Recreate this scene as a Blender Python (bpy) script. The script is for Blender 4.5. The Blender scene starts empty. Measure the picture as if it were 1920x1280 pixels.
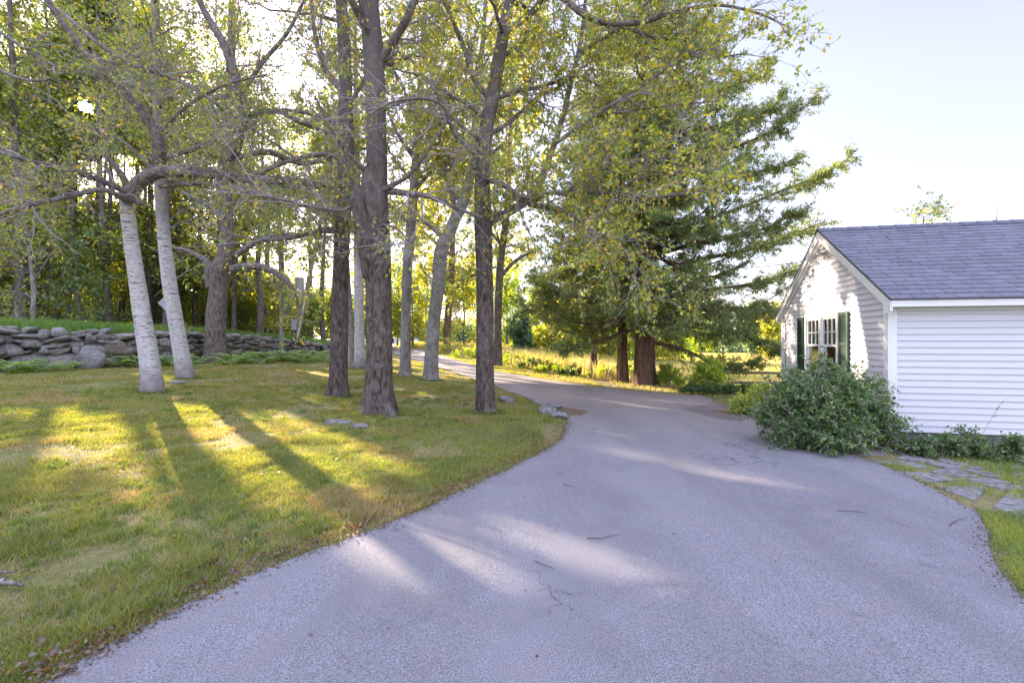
import bpy, math
import numpy as np
from mathutils import Vector

# ------------------------------------------------------------------ basics
H, F = 1.55, 900.0           # eye height; focal length in pixels of a 1920 px wide frame
sc = bpy.context.scene
COL = sc.collection
SUN = np.array([-800.0, 900.0, 440.0]); SUN /= np.linalg.norm(SUN)
SUN_EL = math.asin(SUN[2]); SUN_AZ = math.atan2(SUN[0], SUN[1])


def g(x, y):
    """height of the lawn / road (before the step at the stone wall)"""
    x = np.asarray(x, float); y = np.asarray(y, float)
    d = (-2.9 + .45 * y - x) / 1.097
    sp = .8 * np.logaddexp(0, d / .8)
    sp = np.where(sp > 40, 40 + 40 * (1 - np.exp(-(np.maximum(sp, 40) - 40) / 40)), sp)
    u = np.clip((x - 4.5) / 5, 0, 1); v = np.clip((y - 14.5) / 5, 0, 1)
    drop = .5 * u * u * (3 - 2 * u) * v * v * (3 - 2 * v)
    return .025 * sp + .09 * (1 - np.exp(-sp / 10)) - drop


def gp(px, py):
    a = (px - 960) / F; b = (py - 640) / F
    ds = np.linspace(1, 160, 40000)
    i = np.argmax(H - b * ds <= g(a * ds, ds))
    return np.array([a * ds[i], ds[i], float(g(a * ds[i], ds[i]))])


def PX(px, py, d):
    return np.array([(px - 960) / F * d, d, H - (py - 640) / F * d])


def hash2(ix, iy, seed):
    h = (ix.astype(np.int64) * 374761393 + iy.astype(np.int64) * 668265263 + seed * 1442695041) & 0xffffffff
    h = ((h ^ (h >> 13)) * 1274126177) & 0xffffffff
    return ((h ^ (h >> 16)) & 0xffff) / 65535.0


def vnoise(x, y, seed=0):
    ix = np.floor(x); iy = np.floor(y); fx = x - ix; fy = y - iy
    fx = fx * fx * (3 - 2 * fx); fy = fy * fy * (3 - 2 * fy)
    a = hash2(ix, iy, seed); b = hash2(ix + 1, iy, seed); c = hash2(ix, iy + 1, seed); d = hash2(ix + 1, iy + 1, seed)
    return (a * (1 - fx) + b * fx) * (1 - fy) + (c * (1 - fx) + d * fx) * fy


def fbm(x, y, seed=0, o=3):
    s = 0; a = .5; t = 0
    for k in range(o):
        s = s + a * vnoise(x * 2 ** k, y * 2 ** k, seed + k); t += a; a *= .5
    return s / t


def norm(v):
    return v / np.maximum(np.linalg.norm(v, axis=-1, keepdims=True), 1e-9)


def link(o, parent=None):
    COL.objects.link(o)
    if parent: o.parent = parent
    return o


def tag(o, label=None, cat=None, group=None, kind=None):
    if label: o['label'] = label
    if cat: o['category'] = cat
    if group: o['group'] = group
    if kind: o['kind'] = kind
    return o


def empty(name, loc, label, cat, group=None, rz=0):
    o = bpy.data.objects.new(name, None); o.location = loc; o.rotation_euler = (0, 0, rz)
    o.empty_display_size = .2
    link(o); return tag(o, label, cat, group)


def mk(name, V, faces, mat, parent=None, col=None, smooth=False, origin=None):
    """faces: list of int arrays (n,3)/(n,4); col: (nverts,3)"""
    V = np.asarray(V, np.float32)
    if origin is not None: V = V - np.asarray(origin, np.float32)
    me = bpy.data.meshes.new(name)
    faces = [f for f in faces if len(f)]
    idx = np.concatenate([f.ravel() for f in faces]).astype(np.int32)
    tot = np.concatenate([np.full(len(f), f.shape[1], np.int32) for f in faces])
    st = np.concatenate([[0], np.cumsum(tot)[:-1]]).astype(np.int32)
    me.vertices.add(len(V)); me.vertices.foreach_set('co', V.ravel())
    me.loops.add(len(idx)); me.loops.foreach_set('vertex_index', idx)
    me.polygons.add(len(tot)); me.polygons.foreach_set('loop_start', st); me.polygons.foreach_set('loop_total', tot)
    if smooth: me.polygons.foreach_set('use_smooth', np.ones(len(tot), bool))
    if col is not None:
        a = me.color_attributes.new('col', 'FLOAT_COLOR', 'POINT')
        c = np.ones((len(V), 4), np.float32); c[:, :3] = col
        a.data.foreach_set('color', c.ravel())
    me.update(calc_edges=True)
    me.materials.append(mat)
    return link(bpy.data.objects.new(name, me), parent)


class MB:
    """box / polygon collector for one mesh"""
    def __init__(s): s.v = []; s.f = []
    def poly(s, pts):
        n = len(s.v); s.v += [tuple(p) for p in pts]; s.f.append(tuple(range(n, n + len(pts)))); return s
    def box(s, a, b):
        x0, y0, z0 = a; x1, y1, z1 = b
        return s.hexa([(x0, y0, z0), (x1, y0, z0), (x1, y1, z0), (x0, y1, z0), (x0, y0, z1), (x1, y0, z1), (x1, y1, z1), (x0, y1, z1)])
    def hexa(s, p):
        n = len(s.v); s.v += [tuple(q) for q in p]
        for f in ((3, 2, 1, 0), (4, 5, 6, 7), (0, 1, 5, 4), (1, 2, 6, 5), (2, 3, 7, 6), (3, 0, 4, 7)): s.f.append(tuple(n + i for i in f))
        return s
    def cyl(s, a, b, r0, r1=None, n=10):
        r1 = r0 if r1 is None else r1
        a = np.array(a, float); b = np.array(b, float); t = norm(b - a)
        u = norm(np.cross(t, [0, 0, 1] if abs(t[2]) < .9 else [1, 0, 0])); w = np.cross(t, u)
        k = len(s.v)
        for c, r in ((a, r0), (b, r1)):
            for i in range(n):
                q = 2 * math.pi * i / n; s.v.append(tuple(c + r * (math.cos(q) * u + math.sin(q) * w)))
        for i in range(n): s.f.append((k + i, k + (i + 1) % n, k + n + (i + 1) % n, k + n + i))
        s.f.append(tuple(k + n - 1 - i for i in range(n))); s.f.append(tuple(k + n + i for i in range(n)))
        return s
    def build(s, name, mat, parent=None, bevel=0, col=None):
        me = bpy.data.meshes.new(name); me.from_pydata(s.v, [], s.f); me.update(); me.materials.append(mat)
        if col is not None:
            a = me.color_attributes.new('col', 'FLOAT_COLOR', 'POINT')
            c = np.ones((len(s.v), 4), np.float32); c[:, :3] = col; a.data.foreach_set('color', c.ravel())
        o = link(bpy.data.objects.new(name, me), parent)
        if bevel:
            m = o.modifiers.new('bevel', 'BEVEL'); m.width = bevel; m.segments = 1; m.limit_method = 'ANGLE'
        return o


# ------------------------------------------------------------------ materials
class NT:
    def __init__(s, name):
        s.m = bpy.data.materials.new(name); s.m.use_nodes = True
        s.t = s.m.node_tree; s.t.nodes.clear()
    def n(s, typ, **kw):
        nd = s.t.nodes.new(typ); 
        for k, v in kw.items():
            if k.startswith('i_'):
                key = k[2:]; key = int(key) if key.isdigit() else key.replace('_', ' ')
                if hasattr(v, 'links') or isinstance(v, bpy.types.NodeSocket): s.t.links.new(v, nd.inputs[key])
                else: nd.inputs[key].default_value = v
            else: setattr(nd, k, v)
        return nd
    def noise(s, vec, scale, detail=4, rough=.55, dist=0):
        return s.n('ShaderNodeTexNoise', i_Vector=vec, i_Scale=scale, i_Detail=detail, i_Roughness=rough, i_Distortion=dist).outputs['Fac']
    def ramp(s, fac, stops):
        r = s.n('ShaderNodeValToRGB', i_Fac=fac); e = r.color_ramp.elements
        while len(e) < len(stops): e.new(.5)
        for k, (p, c) in enumerate(stops):
            e[k].position = p; e[k].color = (c, c, c, 1) if np.isscalar(c) else (*c, 1)
        return r.outputs['Color']
    def mix(s, f, a, b, mode='MIX'):
        m = s.n('ShaderNodeMix', data_type='RGBA', blend_type=mode)
        for sock, v in ((m.inputs[0], f), (m.inputs[6], a), (m.inputs[7], b)):
            if isinstance(v, bpy.types.NodeSocket): s.t.links.new(v, sock)
            elif np.isscalar(v): sock.default_value = v
            else: sock.default_value = (*v, 1)
        return m.outputs[2]
    def coord(s, scale=(1, 1, 1), kind='Object'):
        tc = s.n('ShaderNodeTexCoord').outputs[kind]
        return s.n('ShaderNodeMapping', i_Vector=tc, i_Scale=scale).outputs[0]
    def attr(s): return s.n('ShaderNodeAttribute', attribute_name='col').outputs['Color']
    def bump(s, h, strength, dist): return s.n('ShaderNodeBump', i_Height=h, i_Strength=strength, i_Distance=dist).outputs[0]
    def out(s, sh): s.n('ShaderNodeOutputMaterial', i_Surface=sh); return s.m
    def pbr(s, color, rough=.8, normal=None, spec=.3, **kw):
        b = s.n('ShaderNodeBsdfPrincipled', i_Roughness=rough, **kw)
        b.inputs['Specular IOR Level'].default_value = spec
        if isinstance(color, bpy.types.NodeSocket): s.t.links.new(color, b.inputs['Base Color'])
        else: b.inputs['Base Color'].default_value = (*color, 1)
        if normal: s.t.links.new(normal, b.inputs['Normal'])
        return s.out(b.outputs[0])


def leaf_mat(name, trans=.5, gloss=.05):
    t = NT(name); c = t.attr()
    d = t.n('ShaderNodeBsdfDiffuse', i_Color=c)
    tc = t.mix(1.0, c, (1.9, 1.6, .55), 'MULTIPLY')
    tr = t.n('ShaderNodeBsdfTranslucent', i_Color=tc)
    m = t.n('ShaderNodeMixShader', i_0=trans, i_1=d.outputs[0], i_2=tr.outputs[0])
    gl = t.n('ShaderNodeBsdfGlossy', i_Roughness=.45, i_Color=(1, 1, 1, 1))
    m2 = t.n('ShaderNodeMixShader', i_0=gloss, i_1=m.outputs[0], i_2=gl.outputs[0])
    return t.out(m2.outputs[0])


def bark_mat(name, dark, light, lichen, zs=.38, scale=15, lich=.5, top=None, amp=.04):
    t = NT(name); v = t.coord((1, 1, zs)); w = t.coord()
    n1 = t.noise(v, scale, 6, .7, .6); n2 = t.noise(w, 3.5, 4, .6); n3 = t.noise(w, 38, 3, .6)
    c = t.ramp(n1, [(.34, dark), (.62, light)])
    lf = t.ramp(n2, [(lich, 0), (lich + .12, 1)])
    lf = t.mix(1.0, lf, t.ramp(n3, [(.45, 0), (.6, 1)]), 'MULTIPLY')
    c = t.mix(lf, c, lichen)
    if top:
        z = t.n('ShaderNodeSeparateXYZ', i_Vector=t.n('ShaderNodeTexCoord').outputs['Object']).outputs['Z']
        mr = t.n('ShaderNodeMapRange', i_Value=z, i_1=top[0], i_2=top[1], i_3=0.0, i_4=.55).outputs[0]
        tcol = t.mix(n3, tuple(x * .75 for x in top[2]), tuple(min(1, x * 1.25) for x in top[2]))
        c = t.mix(mr, c, tcol)
    hgt = t.n('ShaderNodeMath', operation='ADD', i_0=n1, i_1=t.n('ShaderNodeMath', operation='MULTIPLY', i_0=n3, i_1=.3).outputs[0]).outputs[0]
    return t.pbr(c, .9, t.bump(hgt, .9, amp), .15)


def birch_mat():
    t = NT('birch_bark'); w = t.coord()
    n1 = t.noise(t.coord((1.8, 1.8, 15)), 2.6, 5, .68, .5); n2 = t.noise(w, 5, 4, .6); n3 = t.noise(t.coord((5, 5, 60)), 3, 2, .5)
    c = t.mix(n2, (.30, .28, .28), (.62, .60, .61))
    c = t.mix(t.ramp(n2, [(.55, 0), (.75, .5)]), c, (.42, .30, .27))
    c = t.mix(t.ramp(n1, [(.55, 0), (.61, .95)]), c, (.035, .03, .03))
    c = t.mix(t.ramp(n3, [(.54, 0), (.64, .7)]), c, (.16, .15, .15))
    z = t.n('ShaderNodeSeparateXYZ', i_Vector=w).outputs['Z']
    zz = t.n('ShaderNodeMath', operation='ADD', i_0=z, i_1=t.n('ShaderNodeMath', operation='MULTIPLY', i_0=n2, i_1=.5).outputs[0]).outputs[0]
    mr = t.n('ShaderNodeMapRange', i_Value=zz, i_1=.32, i_2=1.0, i_3=.9, i_4=0.0).outputs[0]
    c = t.mix(mr, c, t.mix(n3, (.09, .075, .07), (.22, .19, .18)))
    mu = t.n('ShaderNodeMapRange', i_Value=z, i_1=4.2, i_2=5.2, i_3=0.0, i_4=.9).outputs[0]
    c = t.mix(mu, c, t.mix(n2, (.10, .09, .085), (.24, .22, .21)))
    return t.pbr(c, .75, t.bump(n1, .5, .01), .2)


def plain(name, c, rough=.6, var=.15, scale=8, spec=.3, metal=0, bump=0):
    t = NT(name); n = t.noise(t.coord(), scale, 4, .6)
    col = t.mix(n, tuple(x * (1 - var) for x in c), tuple(min(1, x * (1 + var)) for x in c))
    return t.pbr(col, rough, t.bump(n, .4, bump) if bump else None, spec, i_Metallic=float(metal))


M = {}
M['leaf'] = leaf_mat('leaf', .55, .05)
M['needle'] = leaf_mat('needle', .3, .04)
M['bush_leaf'] = leaf_mat('bush_leaf', .32, .045)
M['grass'] = leaf_mat('grass_blade', .4, .03)
M['maple_bark'] = bark_mat('maple_bark', (.022, .016, .014), (.15, .12, .108), (.24, .225, .215), lich=.56, top=(3.0, 6.0, (.16, .145, .14)))
M['wall_maple_bark'] = bark_mat('wall_maple_bark', (.055, .043, .038), (.19, .155, .135), (.27, .245, .23), scale=9, lich=.55)
M['grey_bark'] = bark_mat('grey_bark', (.11, .098, .09), (.26, .235, .22), (.34, .33, .33), scale=12, lich=.45)
M['limb_bark'] = bark_mat('limb_bark', (.06, .048, .046), (.20, .17, .165), (.32, .315, .31), zs=.8, scale=11, lich=.5, amp=.02)
M['hemlock_bark'] = bark_mat('hemlock_bark', (.055, .03, .02), (.21, .13, .095), (.2, .17, .14), zs=.12, scale=12, lich=.62, amp=.05)
M['forest_bark'] = bark_mat('forest_bark', (.06, .052, .047), (.17, .15, .135), (.22, .22, .20), scale=10, lich=.5)
M['birch_bark'] = birch_mat()
M['twig'] = plain('twig_bark', (.31, .26, .275), .85, .25, 20, .15)
M['rock'] = None
t = NT('field_stone'); w = t.coord(); n1 = t.noise(w, 2.2, 5, .65); n2 = t.noise(w, 14, 5, .7)
c = t.mix(n1, t.attr(), (.20, .19, .185)); c = t.mix(t.ramp(n2, [(.5, 0), (.68, .7)]), c, (.34, .34, .33)); c = t.mix(t.ramp(n2, [(.3, .8), (.46, 0)]), c, (.045, .04, .036))
M['rock'] = t.pbr(c, .9, t.bump(n2, .8, .03), .15)


# ------------------------------------------------------------------ geometry helpers
def tubes(P, R, S=5):
    n, K, _ = P.shape
    T = norm(np.gradient(P, axis=1)); mt = norm(T.mean(1))
    ref = np.where(np.abs(mt[:, 2:3]) > .8, np.array([[1., 0, 0]]), np.array([[0., 0, 1]]))[:, None, :]
    A = norm(np.cross(T, np.broadcast_to(ref, T.shape))); B = np.cross(T, A)
    q = np.linspace(0, 2 * np.pi, S, endpoint=False)
    V = P[:, :, None, :] + R[:, :, None, None] * (np.cos(q)[None, None, :, None] * A[:, :, None, :] + np.sin(q)[None, None, :, None] * B[:, :, None, :])
    i = np.arange(n)[:, None, None] * K * S; k = np.arange(K - 1)[None, :, None] * S; s = np.arange(S)[None, None, :]; s2 = (s + 1) % S
    f = np.stack([i + k + s, i + k + s2, i + k + S + s2, i + k + S + s], -1).reshape(-1, 4)
    return V.reshape(-1, 3), f


def catmull(pts, n):
    p = np.asarray(pts, float); p = np.vstack([2 * p[0] - p[1], p, 2 * p[-1] - p[-2]])
    m = len(p) - 3; u = np.linspace(0, m - 1e-6, n); i = u.astype(int); t = (u - i)[:, None]
    a, b, c, d = p[i], p[i + 1], p[i + 2], p[i + 3]
    return .5 * (2 * b + (c - a) * t + (2 * a - 5 * b + 4 * c - d) * t ** 2 + (3 * b - a - 3 * c + d) * t ** 3)


def trunk_geo(pts, S=28, n=70, flare=0., lobes=5, seed=0, lump=.06, fz=.3):
    """pts (K,4) x y z r -> tube with root flare and lumps, parallel transport frames"""
    c = catmull(pts, n); P = c[:, :3]; R = np.maximum(c[:, 3], .004)
    T = norm(np.gradient(P, axis=0)); a = norm(np.cross(T[0], [0, 1, .1])); A = []
    for k in range(n):
        a = norm(a - T[k] * np.dot(a, T[k])); A.append(a)
    A = np.array(A); B = np.cross(T, A)
    q = np.linspace(0, 2 * np.pi, S, endpoint=False)
    L = np.concatenate([[0], np.cumsum(np.linalg.norm(np.diff(P, axis=0), axis=1))])
    rr = np.random.default_rng(seed); ph = rr.uniform(0, 6.28, 4)
    q2 = q[None, :]; l2 = L[:, None]
    mul = 1 + lump * (np.sin(2 * q2 + ph[0] + 1.3 * l2) * .5 + np.sin(3 * q2 + ph[1] - 2.1 * l2) * .35 + (vnoise(q2 * 2.5 + 9, l2 * 3.1, seed) - .5) * 1.2)
    if flare: mul = mul + flare * np.exp(-l2 / fz) * (.75 + .55 * np.sin(lobes * q2 + ph[2]) + .3 * np.sin((lobes - 2) * q2 + ph[3]))
    V = P[:, None, :] + (R[:, None] * mul)[:, :, None] * (np.cos(q)[None, :, None] * A[:, None, :] + np.sin(q)[None, :, None] * B[:, None, :])
    k = np.arange(n - 1)[:, None] * S; s = np.arange(S)[None, :]; s2 = (s + 1) % S
    f = np.stack([k + s, k + s2, k + S + s2, k + S + s], -1).reshape(-1, 4)
    return V.reshape(-1, 3), f


class Geo:
    def __init__(s): s.V = []; s.Q = []; s.n = 0
    def add(s, V, f): s.V.append(V); s.Q.append(f + s.n); s.n += len(V)
    def build(s, name, mat, parent, origin, smooth=True):
        return mk(name, np.vstack(s.V), [np.vstack(s.Q)], mat, parent, smooth=smooth, origin=origin)


def resample(P, R, K):
    L = np.concatenate([[0], np.cumsum(np.linalg.norm(np.diff(P, axis=0), axis=1))]); u = np.linspace(0, L[-1], K)
    return np.stack([np.interp(u, L, P[:, j]) for j in range(3)], 1), np.interp(u, L, R)


def spawn(P, R, rng, per, tr=(.2, 1), ang=(30, 65), ln=(.5, 1), up=.1, K=6, wig=.12, rmax=.03, rk=.6, bend=.25, flat=0., taper=.25, shrink=.3):
    """children along the polylines P (n,K0,3); `per` is a number or an array of counts"""
    n, K0, _ = P.shape
    cnt = np.full(n, per, int) if np.isscalar(per) else np.asarray(per, int)
    idx = np.repeat(np.arange(n), cnt); m = len(idx)
    t = rng.uniform(tr[0], tr[1], m); u = t * (K0 - 1); k = np.minimum(u.astype(int), K0 - 2); f = (u - k)[:, None]
    p0 = P[idx, k] * (1 - f) + P[idx, k + 1] * f; T = norm(P[idx, k + 1] - P[idx, k])
    r0 = R[idx, k] * (1 - f[:, 0]) + R[idx, k + 1] * f[:, 0]
    rv = rng.normal(size=(m, 3)); rv[:, 2] *= (1 - flat); perp = norm(rv - T * (rv * T).sum(1, keepdims=True))
    a = np.radians(rng.uniform(ang[0], ang[1], m))[:, None]
    D = np.cos(a) * T + np.sin(a) * perp; D[:, 2] += up; D = norm(D)
    L = rng.uniform(ln[0], ln[1], m) * (1 - shrink * t)
    s = np.linspace(0, 1, K)[None, :, None]
    B = rng.normal(size=(m, 1, 3)) * bend; 
    W = np.cumsum(rng.normal(size=(m, K, 3)) * wig / K ** .5, 1); W -= W[:, :1]
    Q = p0[:, None] + L[:, None, None] * (s * D[:, None] + s * s * B + W * s)
    r = np.minimum(r0 * rk, rmax)[:, None] * (1 - (1 - taper) * np.linspace(0, 1, K)[None])
    return Q, np.maximum(r, .003)


def leaf_quads(P, rng, n_per, size, tr=(.25, 1.05), up=.5, droop=.35, jit=.03, asp=.62):
    n, K, _ = P.shape
    idx = np.repeat(np.arange(n), n_per); m = len(idx)
    t = rng.uniform(tr[0], tr[1], m); u = np.clip(t, 0, 1) * (K - 1); k = np.minimum(u.astype(int), K - 2); f = (u - k)[:, None]
    p = P[idx, k] * (1 - f) + P[idx, k + 1] * f + rng.normal(size=(m, 3)) * jit
    T = norm(P[idx, k + 1] - P[idx, k])
    return leaf_at(p, T, rng, size, up, droop, asp)


def leaf_at(p, T, rng, size, up=.5, droop=.35, asp=.62):
    m = len(p)
    ax = T * .6 + rng.normal(size=(m, 3)) * .6; ax[:, 2] -= droop; ax = norm(ax)
    nr = rng.normal(size=(m, 3)); nr[:, 2] += up * 2; sd = norm(np.cross(ax, nr)); nn = np.cross(sd, ax)
    L = (size * rng.uniform(.6, 1.3, m))[:, None]; W = L * asp * .5
    V = np.stack([p, p + ax * L * .45 + sd * W + nn * W * .35, p + ax * L - nn * L * .08, p + ax * L * .45 - sd * W + nn * W * .35], 1)
    return V


PAL = {
    'mix': [((.085, .135, .02), 4), ((.15, .18, .024), 4), ((.24, .22, .028), 3), ((.06, .09, .025), 2), ((.13, .085, .03), .5), ((.26, .2, .03), .5)],
    'left': [((.07, .11, .024), 4), ((.11, .145, .028), 4), ((.17, .175, .03), 2.5), ((.05, .075, .028), 1.5), ((.15, .10, .04), .5), ((.26, .19, .03), .6)],
    'yellow': [((.15, .18, .024), 4), ((.21, .215, .03), 4), ((.09, .13, .02), 3), ((.25, .21, .04), 1)],
    'forest': [((.055, .09, .02), 4), ((.09, .125, .022), 4), ((.16, .165, .026), 3), ((.035, .055, .02), 1.5)],
    'dark': [((.03, .055, .02), 4), ((.045, .08, .022), 4), ((.07, .10, .02), 2)],
    'hemlock': [((.05, .085, .04), 3), ((.075, .115, .04), 4), ((.15, .165, .035), 4), ((.16, .12, .05), .9), ((.04, .07, .045), 3)],
    'bush': [((.04, .088, .024), 4), ((.06, .115, .03), 4), ((.10, .125, .04), 2), ((.025, .05, .02), 3.5), ((.15, .13, .06), .35)],
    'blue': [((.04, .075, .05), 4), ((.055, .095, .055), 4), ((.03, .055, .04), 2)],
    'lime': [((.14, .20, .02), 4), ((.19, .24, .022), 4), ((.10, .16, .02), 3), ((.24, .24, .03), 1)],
}


def paint(V, rng, pal, clump=None):
    m = len(V); cs = np.array([c for c, _ in PAL[pal]]); w = np.array([x for _, x in PAL[pal]]); w = w / w.sum()
    c = cs[rng.choice(len(cs), m, p=w)] * rng.uniform(.75, 1.25, (m, 1)) * 2.15
    return np.repeat(c, V.shape[1], 0)


# ---------------------------------------------------------------- gaps in the crowns the low sun comes through
GAPS = []   # (a, b, halfwidth, probability that a leaf is missing)
def gap(x0, y0, x1, y1, wpx, p=1.0):
    a = gp(x0, y0); b = gp(x1, y1); GAPS.append((a[:2], b[:2], wpx / F * (a[1] + b[1]) / 2, p))
for q in ((20, 830, 175, 820, 26), (345, 765, 415, 855, 24), (485, 780, 545, 815, 30), (590, 850, 640, 915, 26), (650, 825, 745, 890, 12),
          (560, 695, 620, 705, 10), (745, 730, 800, 744, 6), (250, 700, 420, 725, 9, .7), (420, 900, 470, 950, 22, .6), (60, 930, 150, 990, 24, .5),
          (700, 1005, 750, 1095, 18), (850, 1030, 910, 1105, 22), (940, 1008, 1060, 1040, 9), (1060, 1038, 1240, 1100, 14), (1330, 886, 1480, 926, 11), (1470, 990, 1560, 1008, 11),
          (0, 772, 70, 782, 14), (305, 745, 335, 795, 12, .9), (430, 702, 600, 752, 8, .8), (195, 780, 225, 870, 14, .85), (120, 757, 112, 800, 12, .85), (470, 865, 545, 970, 16, .85), (250, 880, 335, 1010, 18, .7), (70, 870, 20, 960, 18, .8), (640, 765, 760, 850, 9, .8), (350, 900, 430, 1030, 14, .75), (545, 770, 610, 830, 12, .85), (240, 800, 300, 850, 18, .8), (520, 742, 600, 762, 10, .8), (1150, 815, 1220, 830, 5, .8), (1180, 850, 1290, 862, 4, .7),
          (800, 664, 1000, 704, 9), (1000, 706, 1320, 738, 9), (1080, 760, 1330, 750, 6, .6), (740, 651, 830, 668, 4)):
    gap(*q)
GAPS.append((np.array([-6., 45.]), np.array([12., 24.]), 8.0, .93))
GAPS.append((np.array([2., 30.]), np.array([30., 30.]), 11.0, .95))
HC = np.array([5.735, 7.3, 0.]); HA = math.atan2(-.207, .978)
HU = np.array([math.cos(HA), math.sin(HA)]); HV = np.array([-math.sin(HA), math.cos(HA)])
WALLGAP = [(2.55, 2.8, .72, .8, .97), (1.05, 1.6, .5, .6, .95), (4.3, 2.1, .3, .5, .9), (1.95, 2.2, .4, .3, .9), (4.25, 1.3, .3, .45, .85), (3.3, 2.5, .3, .3, .85)]


def sun_keep(p, rng, raw=False):
    """False for leaves that stand where the crown has a gap towards the sun"""
    gz = .2; q = p
    for _ in range(2):
        s = (p[:, 2] - gz) / SUN[2]; q = p - SUN[None] * s[:, None]; gz = g(q[:, 0], q[:, 1])
    drop = np.zeros(len(p)); dist = (p[:, 2] - gz) / SUN[2]
    for a, b, w, pr in GAPS:
        ab = b - a; t = np.clip(((q[:, :2] - a) @ ab) / (ab @ ab), 0, 1)
        d = np.linalg.norm(q[:, :2] - (a + t[:, None] * ab), axis=1)
        drop = np.maximum(drop, np.where((d < w * 1.25 + .06 + .004 * dist) & ((w < 4) | ((p[:, 0] < -10) & (p[:, 2] > 6.5))), pr, 0))
    # gable wall of the white building
    r = p[:, :2] - HC[:2]; lx = r @ HU; sx = SUN[:2] @ HU; s = lx / sx
    hy = (r - SUN[None, :2] * s[:, None]) @ HV; hz = p[:, 2] - SUN[2] * s
    for cy, cz, ry, rz, pr in WALLGAP:
        drop = np.maximum(drop, np.where(((hy - cy) / ry) ** 2 + ((hz - cz) / rz) ** 2 < 1.25, pr, 0))
    # the sun itself is seen past the leaves
    v = p - np.array([0, 0, H]); d = v @ SUN; off = np.linalg.norm(v - d[:, None] * SUN, axis=1)
    drop = np.maximum(drop, np.where(d > 0, np.clip(1.45 - off / (.0125 * np.maximum(d, 1) + .02), 0, 1), 0))
    if raw: return drop
    return rng.uniform(size=len(p)) >= drop


def sun_tubes(P, R):
    """twigs that stand in a gap of the crown are left out too"""
    d = np.maximum(sun_keep(P[:, P.shape[1] // 2], None, True), sun_keep(P[:, -1], None, True))
    k = d < .6
    return P[k], R[k]


def clear_camera(p, r=3.0):
    return np.linalg.norm(p - np.array([0, 0, H]), axis=1) > r


def build_leaves(V, rng, pal, mat, parent, origin, name='crown', sun=True, thin=None):
    k = clear_camera(V[:, 0], 2.6)
    if sun: k &= sun_keep(V[:, 0], rng)
    if thin is not None: k &= thin(V[:, 0])
    V = V[k]; c = paint(V, rng, pal); m = len(V)
    return mk(name, V.reshape(-1, 3), [np.arange(m * 4).reshape(-1, 4)], mat, parent, col=c, origin=origin)


def as_poly(limbs, K=14):
    P, R = [], []
    for l in limbs:
        c = catmull(l, 40); p, r = resample(c[:, :3], c[:, 3], K); P.append(p); R.append(r)
    return np.array(P), np.array(R)


def plen(P): return np.linalg.norm(np.diff(P, axis=1), axis=2).sum(1)


def tree(name, label, trunk, limbs=(), bark='maple_bark', seed=1, flare=.5, lobes=5, group=None, cat='tree', fz=.28,
         crown=True, pal='mix', trunk_br=14, tb_len=(1.8, 3.6), tb_tr=(.45, 1), tb_ang=(45, 85), dens1=2.2, l1=(.7, 1.7), n2=4, n3=4, nl=5, leaf=.085,
         limb_mat='limb_bark', extra=(), whips=1.3, lump=.06, up=.1, l3=(.2, .5), l2=(.4, .9)):
    rng = np.random.default_rng(seed)
    base = np.array(trunk[0][:3]); base[2] = base[2] - .12 if flare else base[2]
    tr = [list(p) for p in trunk]; tr[0][2] -= .12
    o = np.array([trunk[0][0], trunk[0][1], trunk[0][2]])
    root = empty(name, o, label, cat, group)
    G = Geo(); G.add(*trunk_geo(tr, 30, 90, flare, lobes, seed, lump, fz))
    for e in extra: G.add(*trunk_geo(e, 16, 24, 0, 3, seed + 5, .2))
    G.build('trunk', M[bark], root, o)
    B = Geo()
    Pt, Rt = as_poly([trunk])
    prim = [(Pt, Rt)]
    segsP, segsR = [], []
    if limbs:
        for j, l in enumerate(limbs): B.add(*trunk_geo(l, 10, max(24, 6 * len(l)), 0, 3, seed + j, .07))
        P, R = as_poly(limbs); segsP.append(P); segsR.append(R)
    if trunk_br:
        P, R = spawn(Pt, Rt, rng, trunk_br, tb_tr, tb_ang, tb_len, .12, 14, .12, .055, .5, .22, .2, .2, .2)
        P, R = sun_tubes(P, R)
        B.add(*tubes(P, R, 7)); segsP.append(P); segsR.append(R)
    if segsP:
        P0 = np.vstack(segsP); R0 = np.vstack(segsR)
        P1, R1 = spawn(P0, R0, rng, np.maximum(1, rng.poisson(plen(P0) * dens1)), (.12, 1), (25, 70), l1, up, 8, .16, .020, .6, .3, .3)
        P2, R2 = spawn(P1, R1, rng, n2, (.1, 1), (25, 65), l2, up * .5, 6, .15, .011, .7, .3)
        P3, R3 = spawn(np.vstack([P2]), np.vstack([R2]), rng, n3, (.15, 1), (25, 65), l3, 0, 5, .15, .007, .8, .3)
        P4, R4 = spawn(P0, R0, rng, np.maximum(1, rng.poisson(plen(P0) * whips)), (.1, .95), (20, 60), (1.2, 2.8), .12, 8, .07, .0085, .5, .14, .2, .3)
        B2 = Geo()
        for P, R, S in ((P1, R1, 5), (P2, R2, 4), (P3, R3, 3), (P4, R4, 3)):
            k = clear_camera(P[:, 0], 3.2) & clear_camera(P[:, -1], 3.2)
            P = P[k]; R = R[k]; P, R = sun_tubes(P, R)
            B2.add(*tubes(P, R, S))
        B.build('limbs', M[limb_mat], root, o)
        B2.build('twigs', M['twig'], root, o)
        if crown and nl:
            V = leaf_quads(P3, rng, nl, leaf)
            build_leaves(V, rng, pal, M['leaf'], root, o)
    return root


SKY_STR, SUN_STR, SKY_SAT, SKY_TINT, EXPO, SKY_LOW, SKY_HIGH, SKY_BACK = .10, 4.0, .55, (1.0, .925, 1.035), 3.0, .49, 2.2, 1.9

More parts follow.
